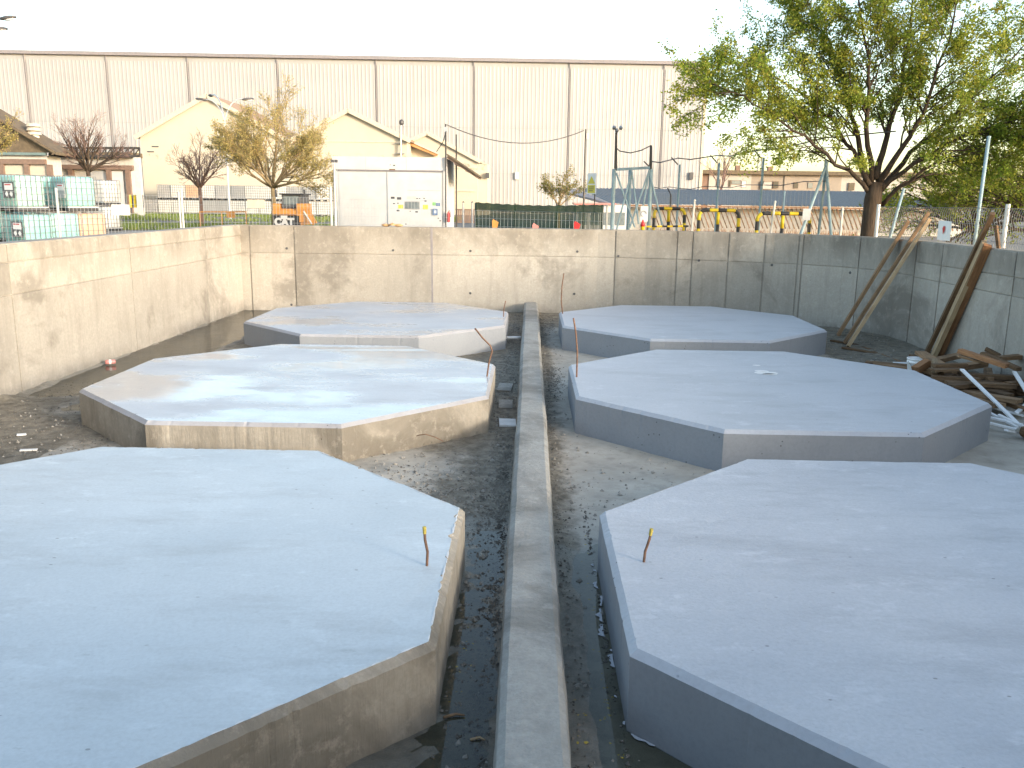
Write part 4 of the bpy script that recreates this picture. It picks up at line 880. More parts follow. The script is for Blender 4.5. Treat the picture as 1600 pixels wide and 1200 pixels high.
# ------------------------------------------------------------------ yard furniture behind the far wall
def lamp_post(name, label, px, D, arms, top, base_r=.09, off=0):
    x = gx(px, D); g = G(D); t = thing(name, label, 'lamp', (x, D, g)); H = at(px, top, D).z-g
    MB().tube([(0, 0, 0), (0, 0, H*.5), (0, 0, H)], [base_r, base_r*.75, base_r*.55], 8).build('pole', 'galvanised', t)
    for (hx, hy, hd) in arms:
        p = at(hx, hy, D+hd); e = Vector((p.x-x, hd, p.z-g)); s = Vector((0, 0, H-.1)); c1 = Vector((e.x*.12, e.y*.12, s.z+(e.z-s.z)*.55)); c2 = Vector((e.x*.5, e.y*.5, e.z+.05))
        pts = []
        for i in range(9):
            u = i/8; pts.append(s*(1-u)**3+c1*3*u*(1-u)**2+c2*3*u*u*(1-u)+e*u**3)
        a = MB().tube(pts, .045, 6).build('arm', 'galvanised', t)
        d = Vector((e.x, e.y, 0)).normalized(); q = e+d*.3
        h_ = MB().ball((0, 0, 0), (.42, .17, .10), 10, 6); M = Matrix.Translation(q) @ Matrix.Rotation(math.atan2(d.y, d.x), 4, 'Z') @ Matrix.Rotation(-.12, 4, 'Y'); h_.v = [tuple(M @ Vector(v)) for v in h_.v]
        hd_ = h_.build('lamp_head', 'charcoal', t, True); h2 = MB().ball((.05, 0, -.045), (.30, .13, .08), 8, 5); h2.v = [tuple(M @ Vector(v)) for v in h2.v]; h2.build('lens', 'white_plastic', hd_, True)
    return t
lamp_post('street_lamp', 'tall triple-armed street lamp in front of the cream warehouse', 358, 58, [(322, 155.5, 0), (331, 148.5, 2.5), (380, 154.5, .6)], 188)
# its pole leans a little in the picture because the lens looks down; the pole itself is upright
lamp_post('street_lamp', 'street lamp whose two heads reach in at the top left corner', -75, 40, [(2, 28, 0), (-12, 43, 2.0)], 60)
def mast(name, label, px, D, top, r, heads, mat='dark_metal', cat='mast'):
    t = thing(name, label, cat, (gx(px, D), D, G(D))); H = at(px, top, D).z-G(D); MB().tube([(0, 0, 0), (0, 0, H)], [r, r*.7], 8).build('post', mat, t)
    for dx, dz in heads:
        h = MB().lathe([(.03, 0), (.09, .05), (.10, .10), (.06, .12)], 8); h.v = [(v[0]+dx, v[2]*-1, v[1]+H+dz) for v in h.v]; h.build('floodlight', 'grey_metal', t)
    return t
t = mast('cable_pole', 'thin pole carrying the cable beside the yellow warning sign', 912, 40, 202, .05, [], cat='pole'); MB().cbox((.09, -.02, at(913, 213, 40).z-G(40)), (.10, .10, .25)).build('junction_box', 'white_paint', t)
def warn_sign():
    D = 26; c = at(924.5, 287, D); t = thing('warning_sign', 'white board with yellow triangle and yellow text panel on a post above the screen', 'sign', (c.x, D, G(D)), R(-38)); z = c.z-G(D); h = .30; w = .155
    MB().box((-w, -.008, z-h), (w, .008, z+h)).build('board', 'paper', t)
    MB().prism([(-.125, -.010, z+.0), (.125, -.010, z+.0), (0, -.010, z+.22)], (0, -.003, 0)).build('triangle', 'sign_yellow', t)
    MB().box((-.13, -.013, z-.27), (.13, -.010, z-.04)).build('text_panel', 'sign_yellow', t)
    for k in range(3): MB().box((-.09, -.015, z-.105-k*.055), (.09-.03*(k == 2), -.0135, z-.085-k*.055)).build('text_line', 'charcoal', t)
    MB().tube([(.10, .03, 0), (.10, .03, z+.2)], .02, 6).build('post', 'dark_metal', t)
warn_sign()

# welded mesh fence and its posts
def mesh_section(parent, A, B, h0, h1, sx=.10, sz=.20, r=.004, wavy=0.0, mat='galvanised', name='wire_mesh'):
    A, B = Vector(A), Vector(B); L = (B-A).length; d = (B-A)/L; mb = MB()
    k = int(L/sx)
    for i in range(k+1):
        p = A+d*(L*i/k)
        if wavy:
            pts = [Vector((p.x, p.y, p.z+h0+(h1-h0)*j/14))+Vector((-d.y, d.x, 0))*wavy*math.sin(j*1.4+0)+d*wavy*.8*math.sin(j*1.4) for j in range(15)]; mb.tube(pts, r, 3, False)
        else: mb.cbox((p.x, p.y, p.z+(h0+h1)/2), (r*2, r*2, h1-h0))
    m = int((h1-h0)/sz)
    for j in range(m+1):
        z = h0+(h1-h0)*j/m; mb.tube([A+Vector((0, 0, z)), B+Vector((0, 0, z))], r, 4, False)
    o = mb.build(name, mat, parent); o['kind'] = 'stuff'; return o
def post(t, x, y, z, h, r=.03, mat='galvanised', name='post', lean=(0, 0)):
    return MB().tube([(x, y, z), (x+lean[0], y+lean[1], z+h)], r, 8).build(name, mat, t)
ft = thing('mesh_fence', 'welded wire mesh fence with pale posts along the far left, before the lawn', 'fence', (0, 0, 0))
FP = [(-30, 19.6), (89, 20.6), (284, 23.2), (517, 23.6), (700, 23.8)]; pts = [Vector((gx(p, D), D, .95)) for p, D in FP]
for (a, b), top in zip(zip(pts[:-1], pts[1:]), (1.75, 1.70, 1.70, 1.66)): mesh_section(ft, a, b, .1, top, .09, .2, .0026)
for k, p in enumerate(pts[1:4]): post(ft, p.x, p.y, .95, (1.84, 1.86, 2.0)[k], .032, 'off_white' if k else 'galvanised')
p = pts[2]; post(ft, p.x-.07, p.y, .95, 1.8, .028, 'galvanised'); p = pts[3]
q_ = thing('floodlight_post', 'tapered grey floodlight post at the left corner of the white shed', 'post', (p.x+.05, p.y+.3, .95)); MB().tube([(0, 0, 0), (0, 0, at(519, 256, 24).z-.95)], [.075, .03], 8).build('post', 'grey_metal', q_); 
for dx in (-.04, .06): MB().cbox((dx, -.03, at(519, 252, 24).z-.95), (.07, .10, .07)).build('floodlight', 'charcoal', q_)
def fboard(p0, p1, y0, y1, D, mat, label):
    a, b = at(p0, y1, D), at(p1, y0, D); tag(MB().box((a.x, D-.02, a.z), (b.x, D, b.z)).build('notice_board', mat), label, 'board')
fboard(176, 202, 320, 336, 21.6, 'paper', 'blank white board tied to the mesh fence in front of the lawn'); fboard(387, 413.5, 312, 325, 23.25, 'beige_panel', 'cream board tied to the mesh fence near the loader')
# green shade screen
gs_ = thing('screen_fence', 'fence covered with dark green shade netting', 'fence', (0, 0, 0)); A, B = at(743, 316, 25), at(942, 321, 23); A.z = B.z = .95
tz = [at(743, 316, 25).z, at(942, 320, 23).z]; mb = MB(); k = 40
vs = []
for i in range(k+1):
    t = i/k; p = A.lerp(B, t); zt = tz[0]+(tz[1]-tz[0])*t-.05*math.sin(math.pi*t)+.012*math.sin(i*1.9)
    for j in range(9): vs.append((p.x, p.y+.02*math.sin(i*.9+j), .97+(zt-.97)*j/8))
fs = [(i*9+j, i*9+9+j, i*9+10+j, i*9+j+1) for i in range(k) for j in range(8)]
mb.add(vs, fs).build('netting', 'shade_net', gs_, True)
mb = MB().add([(x, y-.03, z-.20*(1 if q % 2 == 0 else 0)) for q, (x, y, z) in enumerate(sum([[vs[i*9+8], vs[i*9+8]] for i in range(k+1)], []))], [(2*i, 2*i+2, 2*i+3, 2*i+1) for i in range(k)]); mb.build('folded_hem', 'shade_net', gs_)
for t in (0, .33, .66, 1): p = A.lerp(B, t); post(gs_, p.x, p.y+.06, .95, tz[0]-.97, .03, 'charcoal')
mesh_section(gs_, A+Vector((0, -.05, 0)), B+Vector((0, -.05, 0)), .1, 1.4, .12, .2, .003)
def flag(px, py, D, mat, label, h=.22):
    p = at(px, py, D); t = thing('road_marker', label, 'marker', (p.x, D, .95)); z = p.z-.95
    MB().prism([(-.06, 0, z-h), (.05, 0, z-h), (.10, 0, z-.02), (-.04, 0, z+.06), (-.07, 0, z)], (0, .03, 0)).build('panel', mat, t); MB().tube([(0, .015, 0), (0, .015, z-h)], .015, 6).build('stem', 'charcoal', t)
flag(773, 346, 22.5, 'orange_paint', 'orange marker flap in front of the green screen, left one'); flag(836, 352, 22.5, 'pink_red', 'faded red marker tip in front of the green screen, middle one'); flag(901, 349, 22.5, 'red_paint', 'red marker flap in front of the green screen, right one')

# blue steel frames
def blue_frame():
    D = 23; t = thing('steel_frame', 'light blue braced steel frame with dark lamp poles above it', 'frame', (0, 0, 0))
    P = lambda px, py, d=D: at(px, py, d)
    for px in (958, 987, 1015.5): a = P(px, 310); post(t, a.x, D if px != 987 else D+.6, .95, P(px, 264).z-.95, .05, 'blue_paint')
    a, b = P(960, 265), P(1017, 262); MB().bar(a, b, .07, .07).build('top_rail', 'blue_paint', t)
    for (p0, q0), (p1, q1) in (((963, 270), (992, 355)), ((987, 268), (963, 360)), ((987, 268), (998, 350)), ((1015, 265), (984, 356)), ((1016, 275), (1035, 352)), ((1014, 268), (1002, 340))): MB().tube([P(p0, q0, D-.04), P(p1, q1, D-.04)], .024, 6).build('brace', 'blue_paint', t)
    for px, top in ((962, 207), (1016.5, 227)):
        a, b = P(px, 266), P(px+.8, top); MB().tube([a, b], [.045, .03], 6).build('lamp_pole', 'dark_metal', t)
    c = P(963.5, 201)
    for dx, dz in ((-.07, .02), (.10, .02), (.0, -.05)): MB().ball((c.x+dx, D-.05, c.z+dz), (.055, .09, .055), 8, 6).build('floodlight', 'grey_metal', t)
    MB().tube([P(1016, 262), P(1006, 252)], .018, 5).build('angled_arm', 'dark_metal', t)
    cable('overhead_cable', [P(963, 231), P(968, 236), P(985, 239), P(1002, 235), P(1016, 228)], .016, 'slack dark cable between the two poles of the blue frame')
blue_frame()
D = 24.0
fboard(1000, 1013, 322, 346, 22.6, 'paper', 'white notice with a dark ring symbol beside the blue frame')
c = at(1006, 334, 22.55); mb = MB().tube([(c.x+.07*math.cos(t), 22.57, c.z+.07*math.sin(t)) for t in [i*.45 for i in range(11)]], .012, 5); mb.build('ring_symbol', 'grey_panel', [o for o in bpy.data.objects if o.name.startswith('notice_board')][-1])
lmp = thing('warning_lamp', 'red warning lamp with yellow base in front of the striped barriers', 'lamp', (gx(1006, 22), 22, at(1006, 358, 22).z)); MB().lathe([(.05, -.4), (.05, .05), (.06, .06)], 10).build('base', 'yellow_paint', lmp, True); MB().lathe([(.055, .061), (.06, .12), (.03, .19), (.012, .24)], 10).build('lens', 'red_paint', lmp, True)
# chain-link fence with cranked blue posts
cf = thing('chainlink_fence', 'tall chain-link fence on thin blue posts behind the striped barriers', 'fence', (0, 0, 0)); FQ = [(1016, 23.0, 262), (1059, 24.5, 257), (1120, 24, 254), (1188, 22, 246), (1292, 20.5, 258)]
for k, (px, D, top) in enumerate(FQ[1:4]):
    a = at(px, 320, D); post(cf, a.x, D, .95, at(px, top, D).z-.95, .03, 'blue_paint')
    e = at(px, top, D); MB().tube([e, e+Vector((-.2, -.1, .18))], .018, 5).build('cranked_top', 'dark_metal', cf)
Q = [Vector((gx(p, D), D, .95)) for p, D, _ in FQ]
for (a, b), tp in zip(zip(Q[:-1], Q[1:]), (1.95, 2.0, 2.0, 2.0)):
    mesh_section(cf, a, b, .1, tp, .11, .5, .0022, 0, 'grey_metal', 'chain_mesh')
for rows, lab in (((262, 257, 262, 262, 262), 'barbed_wire'),):
    pts = []
    for (px, D, _), yy in zip(FQ, (252, 247, 243, 234, 215)):
        pts.append(at(px, yy, D))
    cable('barbed_wire', sum([[p, p.lerp(q, .33)-Vector((0, 0, .06)), p.lerp(q, .66)-Vector((0, 0, .03))] for p, q in zip(pts[:-1], pts[1:])], [])+[pts[-1], at(1400, 205, 20)], .016, 'sagging dark wire strung along the tops of the blue posts')
    pts = [at(px, yy, D) for (px, D, _), yy in zip(FQ, (291, 294, 292, 289, 283))]
    cable('barbed_wire', sum([[p, p.lerp(q, .33)-Vector((0, 0, .04)), p.lerp(q, .66)+Vector((0, 0, .02))] for p, q in zip(pts[:-1], pts[1:])], [])+[pts[-1]], .010, 'lower sagging wire along the chain-link fence')
def aframe():
    D = 20.5; t = thing('steel_frame', 'blue three-legged steel A-frame left of the big tree', 'frame', (0, 0, 0)); a = at(1291, 258, D)
    for px, d in ((1247, D-.4), (1275, D+.7), (1304, D-.2)): b = at(px, 362, d); b.z = .95; b.x = a.x+(b.x-a.x)*1.35; MB().tube([a, b], .035, 8).build('leg', 'blue_paint', t)
    MB().tube([a-Vector((.0, 0, .02)), a+Vector((0, 0, .12))], .05, 8).build('apex_plate', 'blue_paint', t); b = at(1258, 335, D-.3)
    MB().box((b.x-.09, D-.42, b.z-.13), (b.x+.09, D-.40, b.z+.13)).build('sign_plate', 'grey_panel', t)
aframe()
for px, top, D, lab, ln in ((1083, 313, 21.5, 'thin white concrete post between the first and second striped barriers', .04), (1208, 315, 20.6, 'thin white concrete post behind the third striped barrier', .05), (1318, 326, 19.9, 'white concrete post just left of the tree trunk', 0), (949, 322, 23, 'white post at the right end of the green screen', 0), (1048, 305, 27, 'dark thin post with a cranked top behind the first striped barrier', 0), (1225, 300, 27, 'thin blue-grey post beyond the third striped barrier', 0)):
    x = gx(px, D); o = thing('fence_post', lab, 'post', (x, D, .95)); H = at(px, top, D).z-.95; mt = 'dark_metal' if 'dark' in lab else ('blue_paint' if 'blue' in lab else 'off_white'); MB().tube([(-ln, 0, 0), (ln, 0, H)], .027, 6).build('post', mt, o)
    if 'cranked' in lab: MB().tube([(0, 0, H), (-.12, -.05, H+.22)], .02, 6).build('cranked_top', 'dark_metal', o)
    else: MB().lathe([(.032, 0), (.03, .03), (.01, .045)], 6, (ln, 0, H-.02)).build('cap', mt, o)

# striped hoop barriers
def hoop(px0, px1, top, D, label, foot, mid=True, rz=0):
    a, b = at(px0, top, D), at(px1, top, D); w = (b.x-a.x); z = a.z-.95; r = .045; c = .16; t = thing('hoop_barrier', label, 'barrier', ((a.x+b.x)/2, D, .95), rz, 'striped hoop barriers behind the far wall'); h = w/2-r
    path = [Vector((-h, 0, 0)), Vector((-h, 0, z-c))]+[Vector((-h+c-c*math.cos(q), 0, z-c+c*math.sin(q))) for q in (.4, .8, 1.2, 1.57)]+[Vector((h-c+c*math.sin(q), 0, z-c+c*math.cos(q))) for q in (0, .4, .8, 1.2, 1.57)]+[Vector((h, 0, 0))]
    P = [path[0]]; cur = 0.0; segs = []; L = .21; acc = 0
    pts = []                                           # resample
    for u, v in zip(path[:-1], path[1:]):
        k = max(1, int((v-u).length/.03))
        for i in range(k): pts.append(u.lerp(v, i/k))
    pts.append(path[-1]); cur = [pts[0]]; acc = 0; k = 0
    for u, v in zip(pts[:-1], pts[1:]):
        cur.append(v); acc += (v-u).length
        if acc > L: MB().tube(cur, r, 8).build('stripe', ('yellow_paint', 'black_plastic')[k % 2], t, True); cur = [v]; acc = 0; k += 1
    if len(cur) > 1: MB().tube(cur, r, 8).build('stripe', ('yellow_paint', 'black_plastic')[k % 2], t, True)
    k = 1; zz = z-.05
    while mid and zz > 0: MB().tube([(-.02, 0, zz), (-.02, 0, max(0, zz-.3))], r*.95, 8).build('stripe', ('black_plastic', 'yellow_paint')[k % 2], t, True); zz -= .3; k += 1
    return t
hoop(1020, 1073, 325.5, 23.5, 'black and yellow hoop barrier nearest the blue frame', 0); hoop(1090, 1158, 328, 22, 'black and yellow hoop barrier between two white posts', 0); hoop(1181, 1269, 333, 20.9, 'widest black and yellow hoop barrier, beside the blue A-frame', 0)
t = thing('chain_barrier', 'low yellow and black striped bar in front of the first hoop barrier', 'barrier', (gx(1010, 22), 22, .95))
for k in range(8):
    a, b = at(1010+k*8.2, 354-.1*k, 22), at(1010+(k+1)*8.2, 354-.1*k, 22); MB().tube([(a.x-t.location.x, 0, a.z-.95), (b.x-t.location.x, 0, b.z-.95)], .025, 6).build('stripe', ('yellow_paint', 'black_plastic')[k % 2], t)
for k in (0, 7): a = at(1012+k*8.5, 354, 22); MB().tube([(a.x-t.location.x, .04, 0), (a.x-t.location.x, .04, a.z-.95)], .02, 6).build('leg', 'charcoal', t)

# right-hand fence on the ground beyond the wall
rf = thing('mesh_fence', 'wavy wire panel fence with steel posts beside the big tree trunk', 'fence', (0, 0, 0)); X = 7.72
ya, yb = at(1373, 340, 1)[0:2], None
yA = 18.6; A = at(1373, 321, 18.6); B = at(1575, 321, 13.9); C = at(1760, 322, 10.8)
for p in (A, B): post(rf, p.x, p.y, .95, p.z-.93, .035, 'galvanised')
for a, b in ((A, B), (B, C)):
    a2, b2 = a.copy(), b.copy(); a2.z = b2.z = .95; mesh_section(rf, a2, b2, .35, 1.66, .075, .26, .0042, .018, 'steel_wire')
b0 = at(1557, 345, 13.7); b0.z = 2.35; b1 = at(1580, 400, 13.5); MB().bar(b0, Vector((b1.x, b1.y, 1.2)), .08, .04).build('brace_board', 'wood_dark', rf)
c = at(1481, 360, 15.7); nt = thing('fence_notice', 'creased white paper with a dark red mark fixed to the right fence', 'notice', (c.x, c.y, .95), math.atan2(B.y-A.y, B.x-A.x)); z = c.z-.95
MB().add([(-.24, -.06, z-.17), (-.05, -.075, z-.18), (.1, -.055, z-.175), (.24, -.07, z-.18), (-.24, -.06, z+.17), (-.05, -.07, z+.17), (.1, -.06, z+.165), (.24, -.07, z+.16)], [(0, 1, 5, 4), (1, 2, 6, 5), (2, 3, 7, 6)]).build('sheet', 'paper', nt); MB().add([(-.04, -.082, z+.03), (.0, -.082, z-.07), (.05, -.08, z+.01), (.04, -.08, z+.07), (-.01, -.081, z+.08)], [(0, 1, 2, 3, 4)]).build('print_mark', 'red_paint', nt)
for (p0, q0), (p1, q1), D, lab in (((1391, 370), (1412, 296), 18.9, 'short leaning blue pole right of the tree trunk'), ((1524, 370), (1545, 215), 16.2, 'long leaning blue pole in front of the hanging foliage')):
    a, b = at(p0, q0, D), at(p1, q1, D); d = (b-a)/(b.z-a.z); a = a-d*(a.z-.95); o = thing('leaning_pole', lab, 'pole', a); MB().tube([(0, 0, 0), b-a], .032, 8).build('post', 'blue_paint', o, True); MB().lathe([(.036, 0), (.036, .03), (.01, .04)], 8, tuple(b-a-Vector((0, 0, .01)))).build('cap', 'blue_paint', o)

# loader
LD = 29.5; ld = thing('loader', 'orange skid-steer loader with dark cab parked behind the far wall', 'loader', (gx(452, LD), LD, G(LD))); lo = ld.location
def lq(px, py): p = at(px, py, LD); return p.x-lo.x, p.z-lo.z
def lbox(p0, q0, p1, q1, y0, y1, name, mat, par=ld):
    (a, z1), (b, z0) = lq(p0, q0), lq(p1, q1); return MB().box((a, y0, z0), (b, y1, z1)).build(name, mat, par)
lbox(430, 326, 470, 352, .15, 1.6, 'body', 'orange_paint'); cb = lbox(437, 303, 468, 326, .2, 1.3, 'cab', 'charcoal'); lbox(440.5, 306, 464.5, 320, .17, .199, 'window', 'window_mid', cb); lbox(434.5, 302, 470, 304.5, .1, 1.4, 'cab_roof', 'black_plastic')
lbox(425.5, 318, 437, 333, .05, .6, 'lift_arm', 'orange_paint'); lbox(463, 318, 473, 347, .0, 1.3, 'lift_arm', 'orange_paint'); lbox(425.5, 328.5, 463, 335, .02, .14, 'hood', 'orange_paint')
MB().bar((lq(473, 320)[0], .2, lq(473, 320)[1]), (lq(490, 350)[0], .2, lq(490, 350)[1]), .12, .16).build('lift_arm', 'orange_paint', ld); MB().tube([(lq(473, 330)[0], .1, lq(473, 330)[1]), (lq(486, 350)[0], .1, lq(486, 350)[1])], .03, 8).build('hydraulic_ram', 'white_paint', ld)
lbox(427, 336.5, 468, 353, -.02, .14, 'counterweight', 'black_plastic'); lbox(439, 336.7, 449.5, 342.5, -.035, -.022, 'number_plate', 'white_paint')
x_, z_ = lq(444.5, 347.3); lettering('CAT', .34, 'white_paint', ld, (x_, -.03, z_), bold=.022)
for px in (434, 461):
    for y_ in (.25, 1.3):
        w = MB().lathe([(.12, -.12), (.30, -.13), (.36, -.09), (.36, .09), (.30, .13), (.12, .12)], 16); w.v = [(v[2]+lq(px, 0)[0], v[1]+y_, v[0]+.36) for v in w.v]; w = w.build('wheel', 'rubber', ld, True)
        h = MB().lathe([(.17, -.135), (.17, .135)], 12); h.v = [(v[2]+lq(px, 0)[0], v[1]+y_, v[0]+.36) for v in h.v]; h.build('rim', 'orange_paint', w)
for px in (427, 472): x_, z_ = lq(px, 302); MB().cbox((x_, .3, z_), (.06, .06, .25)).build('work_lamp', 'charcoal', ld)
ob = thing('pipe_barrier', 'orange pipe barrier with an orange plate on the lawn', 'barrier', (gx(345, 42), 42, G(42)))
def oq(px, py): p = at(px, py, 42); return (p.x-ob.location.x, 0, p.z-G(42))
MB().tube([oq(311, 331), oq(385, 331)], .035, 6).build('top_rail', 'orange_paint', ob)
for px in (312, 346, 384): a = oq(px, 331); MB().tube([(a[0], 0, 0), a], .035, 6).build('leg', 'orange_paint', ob)
a, b = oq(355, 340), oq(368, 331.5); MB().box((a[0], -.06, a[2]), (b[0], -.037, b[2])).build('plate', 'orange_paint', ob)
yb_ = thing('striped_barrier', 'small yellow and black striped barrier by the grey annex', 'barrier', (gx(213, 62), 62, G(62)))
for k in range(6): MB().box((-.5+k*.17, -.03, .6), (-.33+k*.17, .03, 1.5)).build('stripe', ('yellow_paint', 'black_plastic')[k % 2], yb_)
for k in (-.45, .4): MB().box((k, -.02, 0), (k+.08, .02, .598)).build('leg', 'charcoal', yb_)
gl_ = thing('work_gloves', 'pair of crumpled tan work gloves lying on the far wall top', 'gloves', (at(612, 352, 20.4).x, 20.42, 2.0))
for dx, rz in ((-.14, .3), (.16, -.2)):
    gvm = MB().ball((dx, 0, .035), (.11, .06, .035), 10, 6).build('palm', 'glove_tan', gl_, True)
    for k in range(4): MB().tube([(dx+.07*(1 if dx < 0 else -1), -.05+k*.033, .04), (dx+.15*(1 if dx < 0 else -1), -.07+k*.045, .055+.02*(k % 2)), (dx+.18*(1 if dx < 0 else -1), -.07+k*.045, .03)], [.018, .017, .011], 6).build('finger', 'glove_tan', gvm, True)

# lawn
mb = MB(); quad = [(-34, 41), (-4.5, 41), (-7, 69), (-40, 69)]
tag(MB().add([(x, y, G(y)+.012) for x, y in quad], [(0, 1, 2, 3)]).build('lawn', 'lawn_soil'), kind='structure', label='patchy lawn before the cream warehouse')
mb = MB(); rgr = random.Random(5)
for _ in range(26000):
    t = rgr.random(); y = 41+28*t*t if rgr.random() < .5 else rgr.uniform(41, 69); x = rgr.uniform(-38, -5)
    if nz(x, y, 1, .25)+.25*nz(x, y, 4, 1.2) < -.10 or (50 < y < 53.5): continue
    h = rgr.uniform(.08, .24); a = rgr.uniform(0, 3.14); w = .035; g = G(y); dx, dy = math.cos(a)*w, math.sin(a)*w; l = rgr.gauss(0, .05)
    mb.add([(x-dx, y-dy, g), (x+dx, y+dy, g), (x+l, y+l, g+h)], [(0, 1, 2)])
tag(mb.build('grass', 'grass_mat'), 'short spring grass in front of the cream warehouse', 'grass', kind='stuff')
mb = MB()
for _ in range(5000):
    px = rgr.uniform(1000, 1345); D = rgr.uniform(28, 44); x = gx(px, D); h = rgr.uniform(.12, .5); l = rgr.gauss(0, .1); w = .02; mb.add([(x-w, D, G(D)), (x+w, D, G(D)), (x+l, D+l, G(D)+h)], [(0, 1, 2)])
tag(mb.build('dry_weeds', 'slag_brown'), 'dry brown weeds in front of the slatted store', 'weeds', kind='stuff')

# ------------------------------------------------------------------ trees
class Tree:
    def __init__(s, seed): s.r = random.Random(seed); s.wood = MB(); s.twig = MB(); s.tips = []
    def branch(s, p, d, L, r, lv, maxlv, kids, spread, up, jitter, shrink=.68, n=5, minr=.004):
        pts, rr = [p.copy()], [r]; d = d.normalized(); step = L/n
        for i in range(n):
            d = (d+Vector((s.r.gauss(0, jitter), s.r.gauss(0, jitter), s.r.gauss(0, jitter)+up))).normalized()
            p = p+d*step; pts.append(p.copy()); rr.append(max(minr, r*(1-.62*(i+1)/n)))
        (s.wood if lv < 2 else s.twig).tube(pts, rr, 7 if lv == 0 else (5 if lv < 2 else 3), lv < 2)
        if lv >= maxlv: s.tips.append(pts); return
        if lv >= maxlv-1: s.tips.append(pts)
        for k in range(kids[lv]):
            t = .22+.78*(k+.5+s.r.uniform(-.3, .3))/kids[lv]; t = min(.99, max(.15, t)); i = min(n-1, int(t*n)); q = pts[i].lerp(pts[i+1], t*n-i); dd = (pts[i+1]-pts[i]).normalized()
            ax = dd.orthogonal().normalized(); ax.rotate(Matrix.Rotation(s.r.uniform(0, 6.283), 3, dd)); a = spread[lv]*s.r.uniform(.6, 1.3)
            nd = (dd*math.cos(a)+ax*math.sin(a)); s.branch(q, nd, L*shrink*s.r.uniform(.65, 1.15)*(1.05-.35*t), max(minr, rr[i]*.55), lv+1, maxlv, kids, spread, up, jitter, shrink, n if lv < 1 else 4, minr)
    def leaves(s, per, size, spread, mb=None, droop=.3):
        mb = mb or MB(); r = s.r
        for pts in s.tips:
            for i in range(len(pts)-1):
                for _ in range(per):
                    if r.random() < .12: continue
                    q = pts[i].lerp(pts[i+1], r.random())+Vector((r.gauss(0, spread), r.gauss(0, spread), r.gauss(0, spread)-droop*abs(r.gauss(0, spread))))
                    a = Vector((r.gauss(0, 1), r.gauss(0, 1), r.gauss(-.3, .8))).normalized(); b = a.orthogonal().normalized(); b.rotate(Matrix.Rotation(r.uniform(0, 6.28), 3, a)); z = size*r.uniform(.6, 1.35)
                    mb.add([q, q+a*z*.5+b*z*.26, q+a*z, q+a*z*.5-b*z*.26], [(0, 1, 2, 3)])
        return mb
def tree(label, x, y, z, build, leafmat, barkm, twigm, per, size, spread, seed, name='tree'):
    t = thing(name, label, 'tree', (x, y, z)); T = Tree(seed); build(T)
    tk = T.wood.build('trunk', barkm, t, True)
    if T.twig.v: T.twig.build('twigs', twigm, t, True)['kind'] = 'stuff'
    if per: T.leaves(per, size, spread).build('crown', leafmat, t)
    return t
def small(H, fork, R0, limbs, L, kids, spread, up, maxlv=3, r0=.09, jitter=.10, minr=.006):
    def b(T):
        T.wood.tube([(0, 0, -.1), (.02, 0, fork*.5), (0, .02, fork), (0, .02, fork+.15)], [r0*1.3, r0, r0*.9, r0*.6], 8)
        for k in range(limbs):
            a = 6.283*k/limbs+T.r.uniform(-.3, .3); e = R0*T.r.uniform(.55, 1.25); d = Vector((math.sin(e)*math.cos(a), math.sin(e)*math.sin(a), math.cos(e)))
            T.branch(Vector((0, .02, fork-.05)), d, L*T.r.uniform(.8, 1.1), r0*.55, 0, maxlv, kids, spread, up, jitter, .62, 5, minr)
        T.branch(Vector((0, .02, fork)), Vector((.05, 0, 1)), L*1.1, r0*.6, 0, maxlv, kids, spread, up, .06, .62, 5, minr)
    return b
def base_h(px, py, D): return at(px, py, D).z-G(D)
tree('bare reddish young tree in front of the triple street lamp', gx(313, 48), 48, G(48), small(0, base_h(313, 293, 48), .72, 8, 1.9, (7, 5, 4), (.5, .55, .6), .03, 3, .10, .09, .006), None, 'twig_red', 'twig_red', 0, 0, 0, 21)
tree('rounded yellow-green tree beside the white shed', gx(427, 44), 44, G(44), small(0, base_h(427, 292, 44), 1.0, 12, 3.35, (7, 5, 4), (.5, .55, .6), .035, 3, .13, .10, .007), 'leaf_yellow', 'twig_tan', 'twig_tan', 4, .080, .07, 22)
tree('bare brownish tree above the teal containers', gx(141, 47), 47, G(47), small(0, base_h(141, 268, 47), .75, 8, 2.0, (7, 5, 4), (.5, .55, .6), .04, 3, .12, .10, .006), None, 'bark', 'twig_red', 0, .055, .05, 23)
tree('yellowish tree cut by the left edge of the photo', gx(-35, 44), 44, G(44), small(0, base_h(-35, 265, 44), .75, 7, 2.7, (6, 5, 4), (.5, .55, .6), .05, 2, .15, .10, .009), 'leaf_yellow', 'bark', 'twig_tan', 5, .11, .07, 24)
tree('small multi-stemmed tree leafing out behind the green screen', gx(873, 38), 38, G(38), small(0, base_h(873, 322, 38), .65, 6, 1.25, (5, 4), (.6, .6, .6), .03, 2, .06, .13, .006), 'leaf_olive', 'twig_tan', 'twig_tan', 3, .085, .05, 25)
tree('faint bare tree far off beside the hangar corner', gx(1126, 95), 95, G(95), small(0, base_h(1126, 296, 95), .55, 5, 4.0, (5, 4, 3), (.5, .55, .6), .05, 2, .13, .10, .016), None, 'twig_red', 'twig_red', 0, 0, 0, 26)

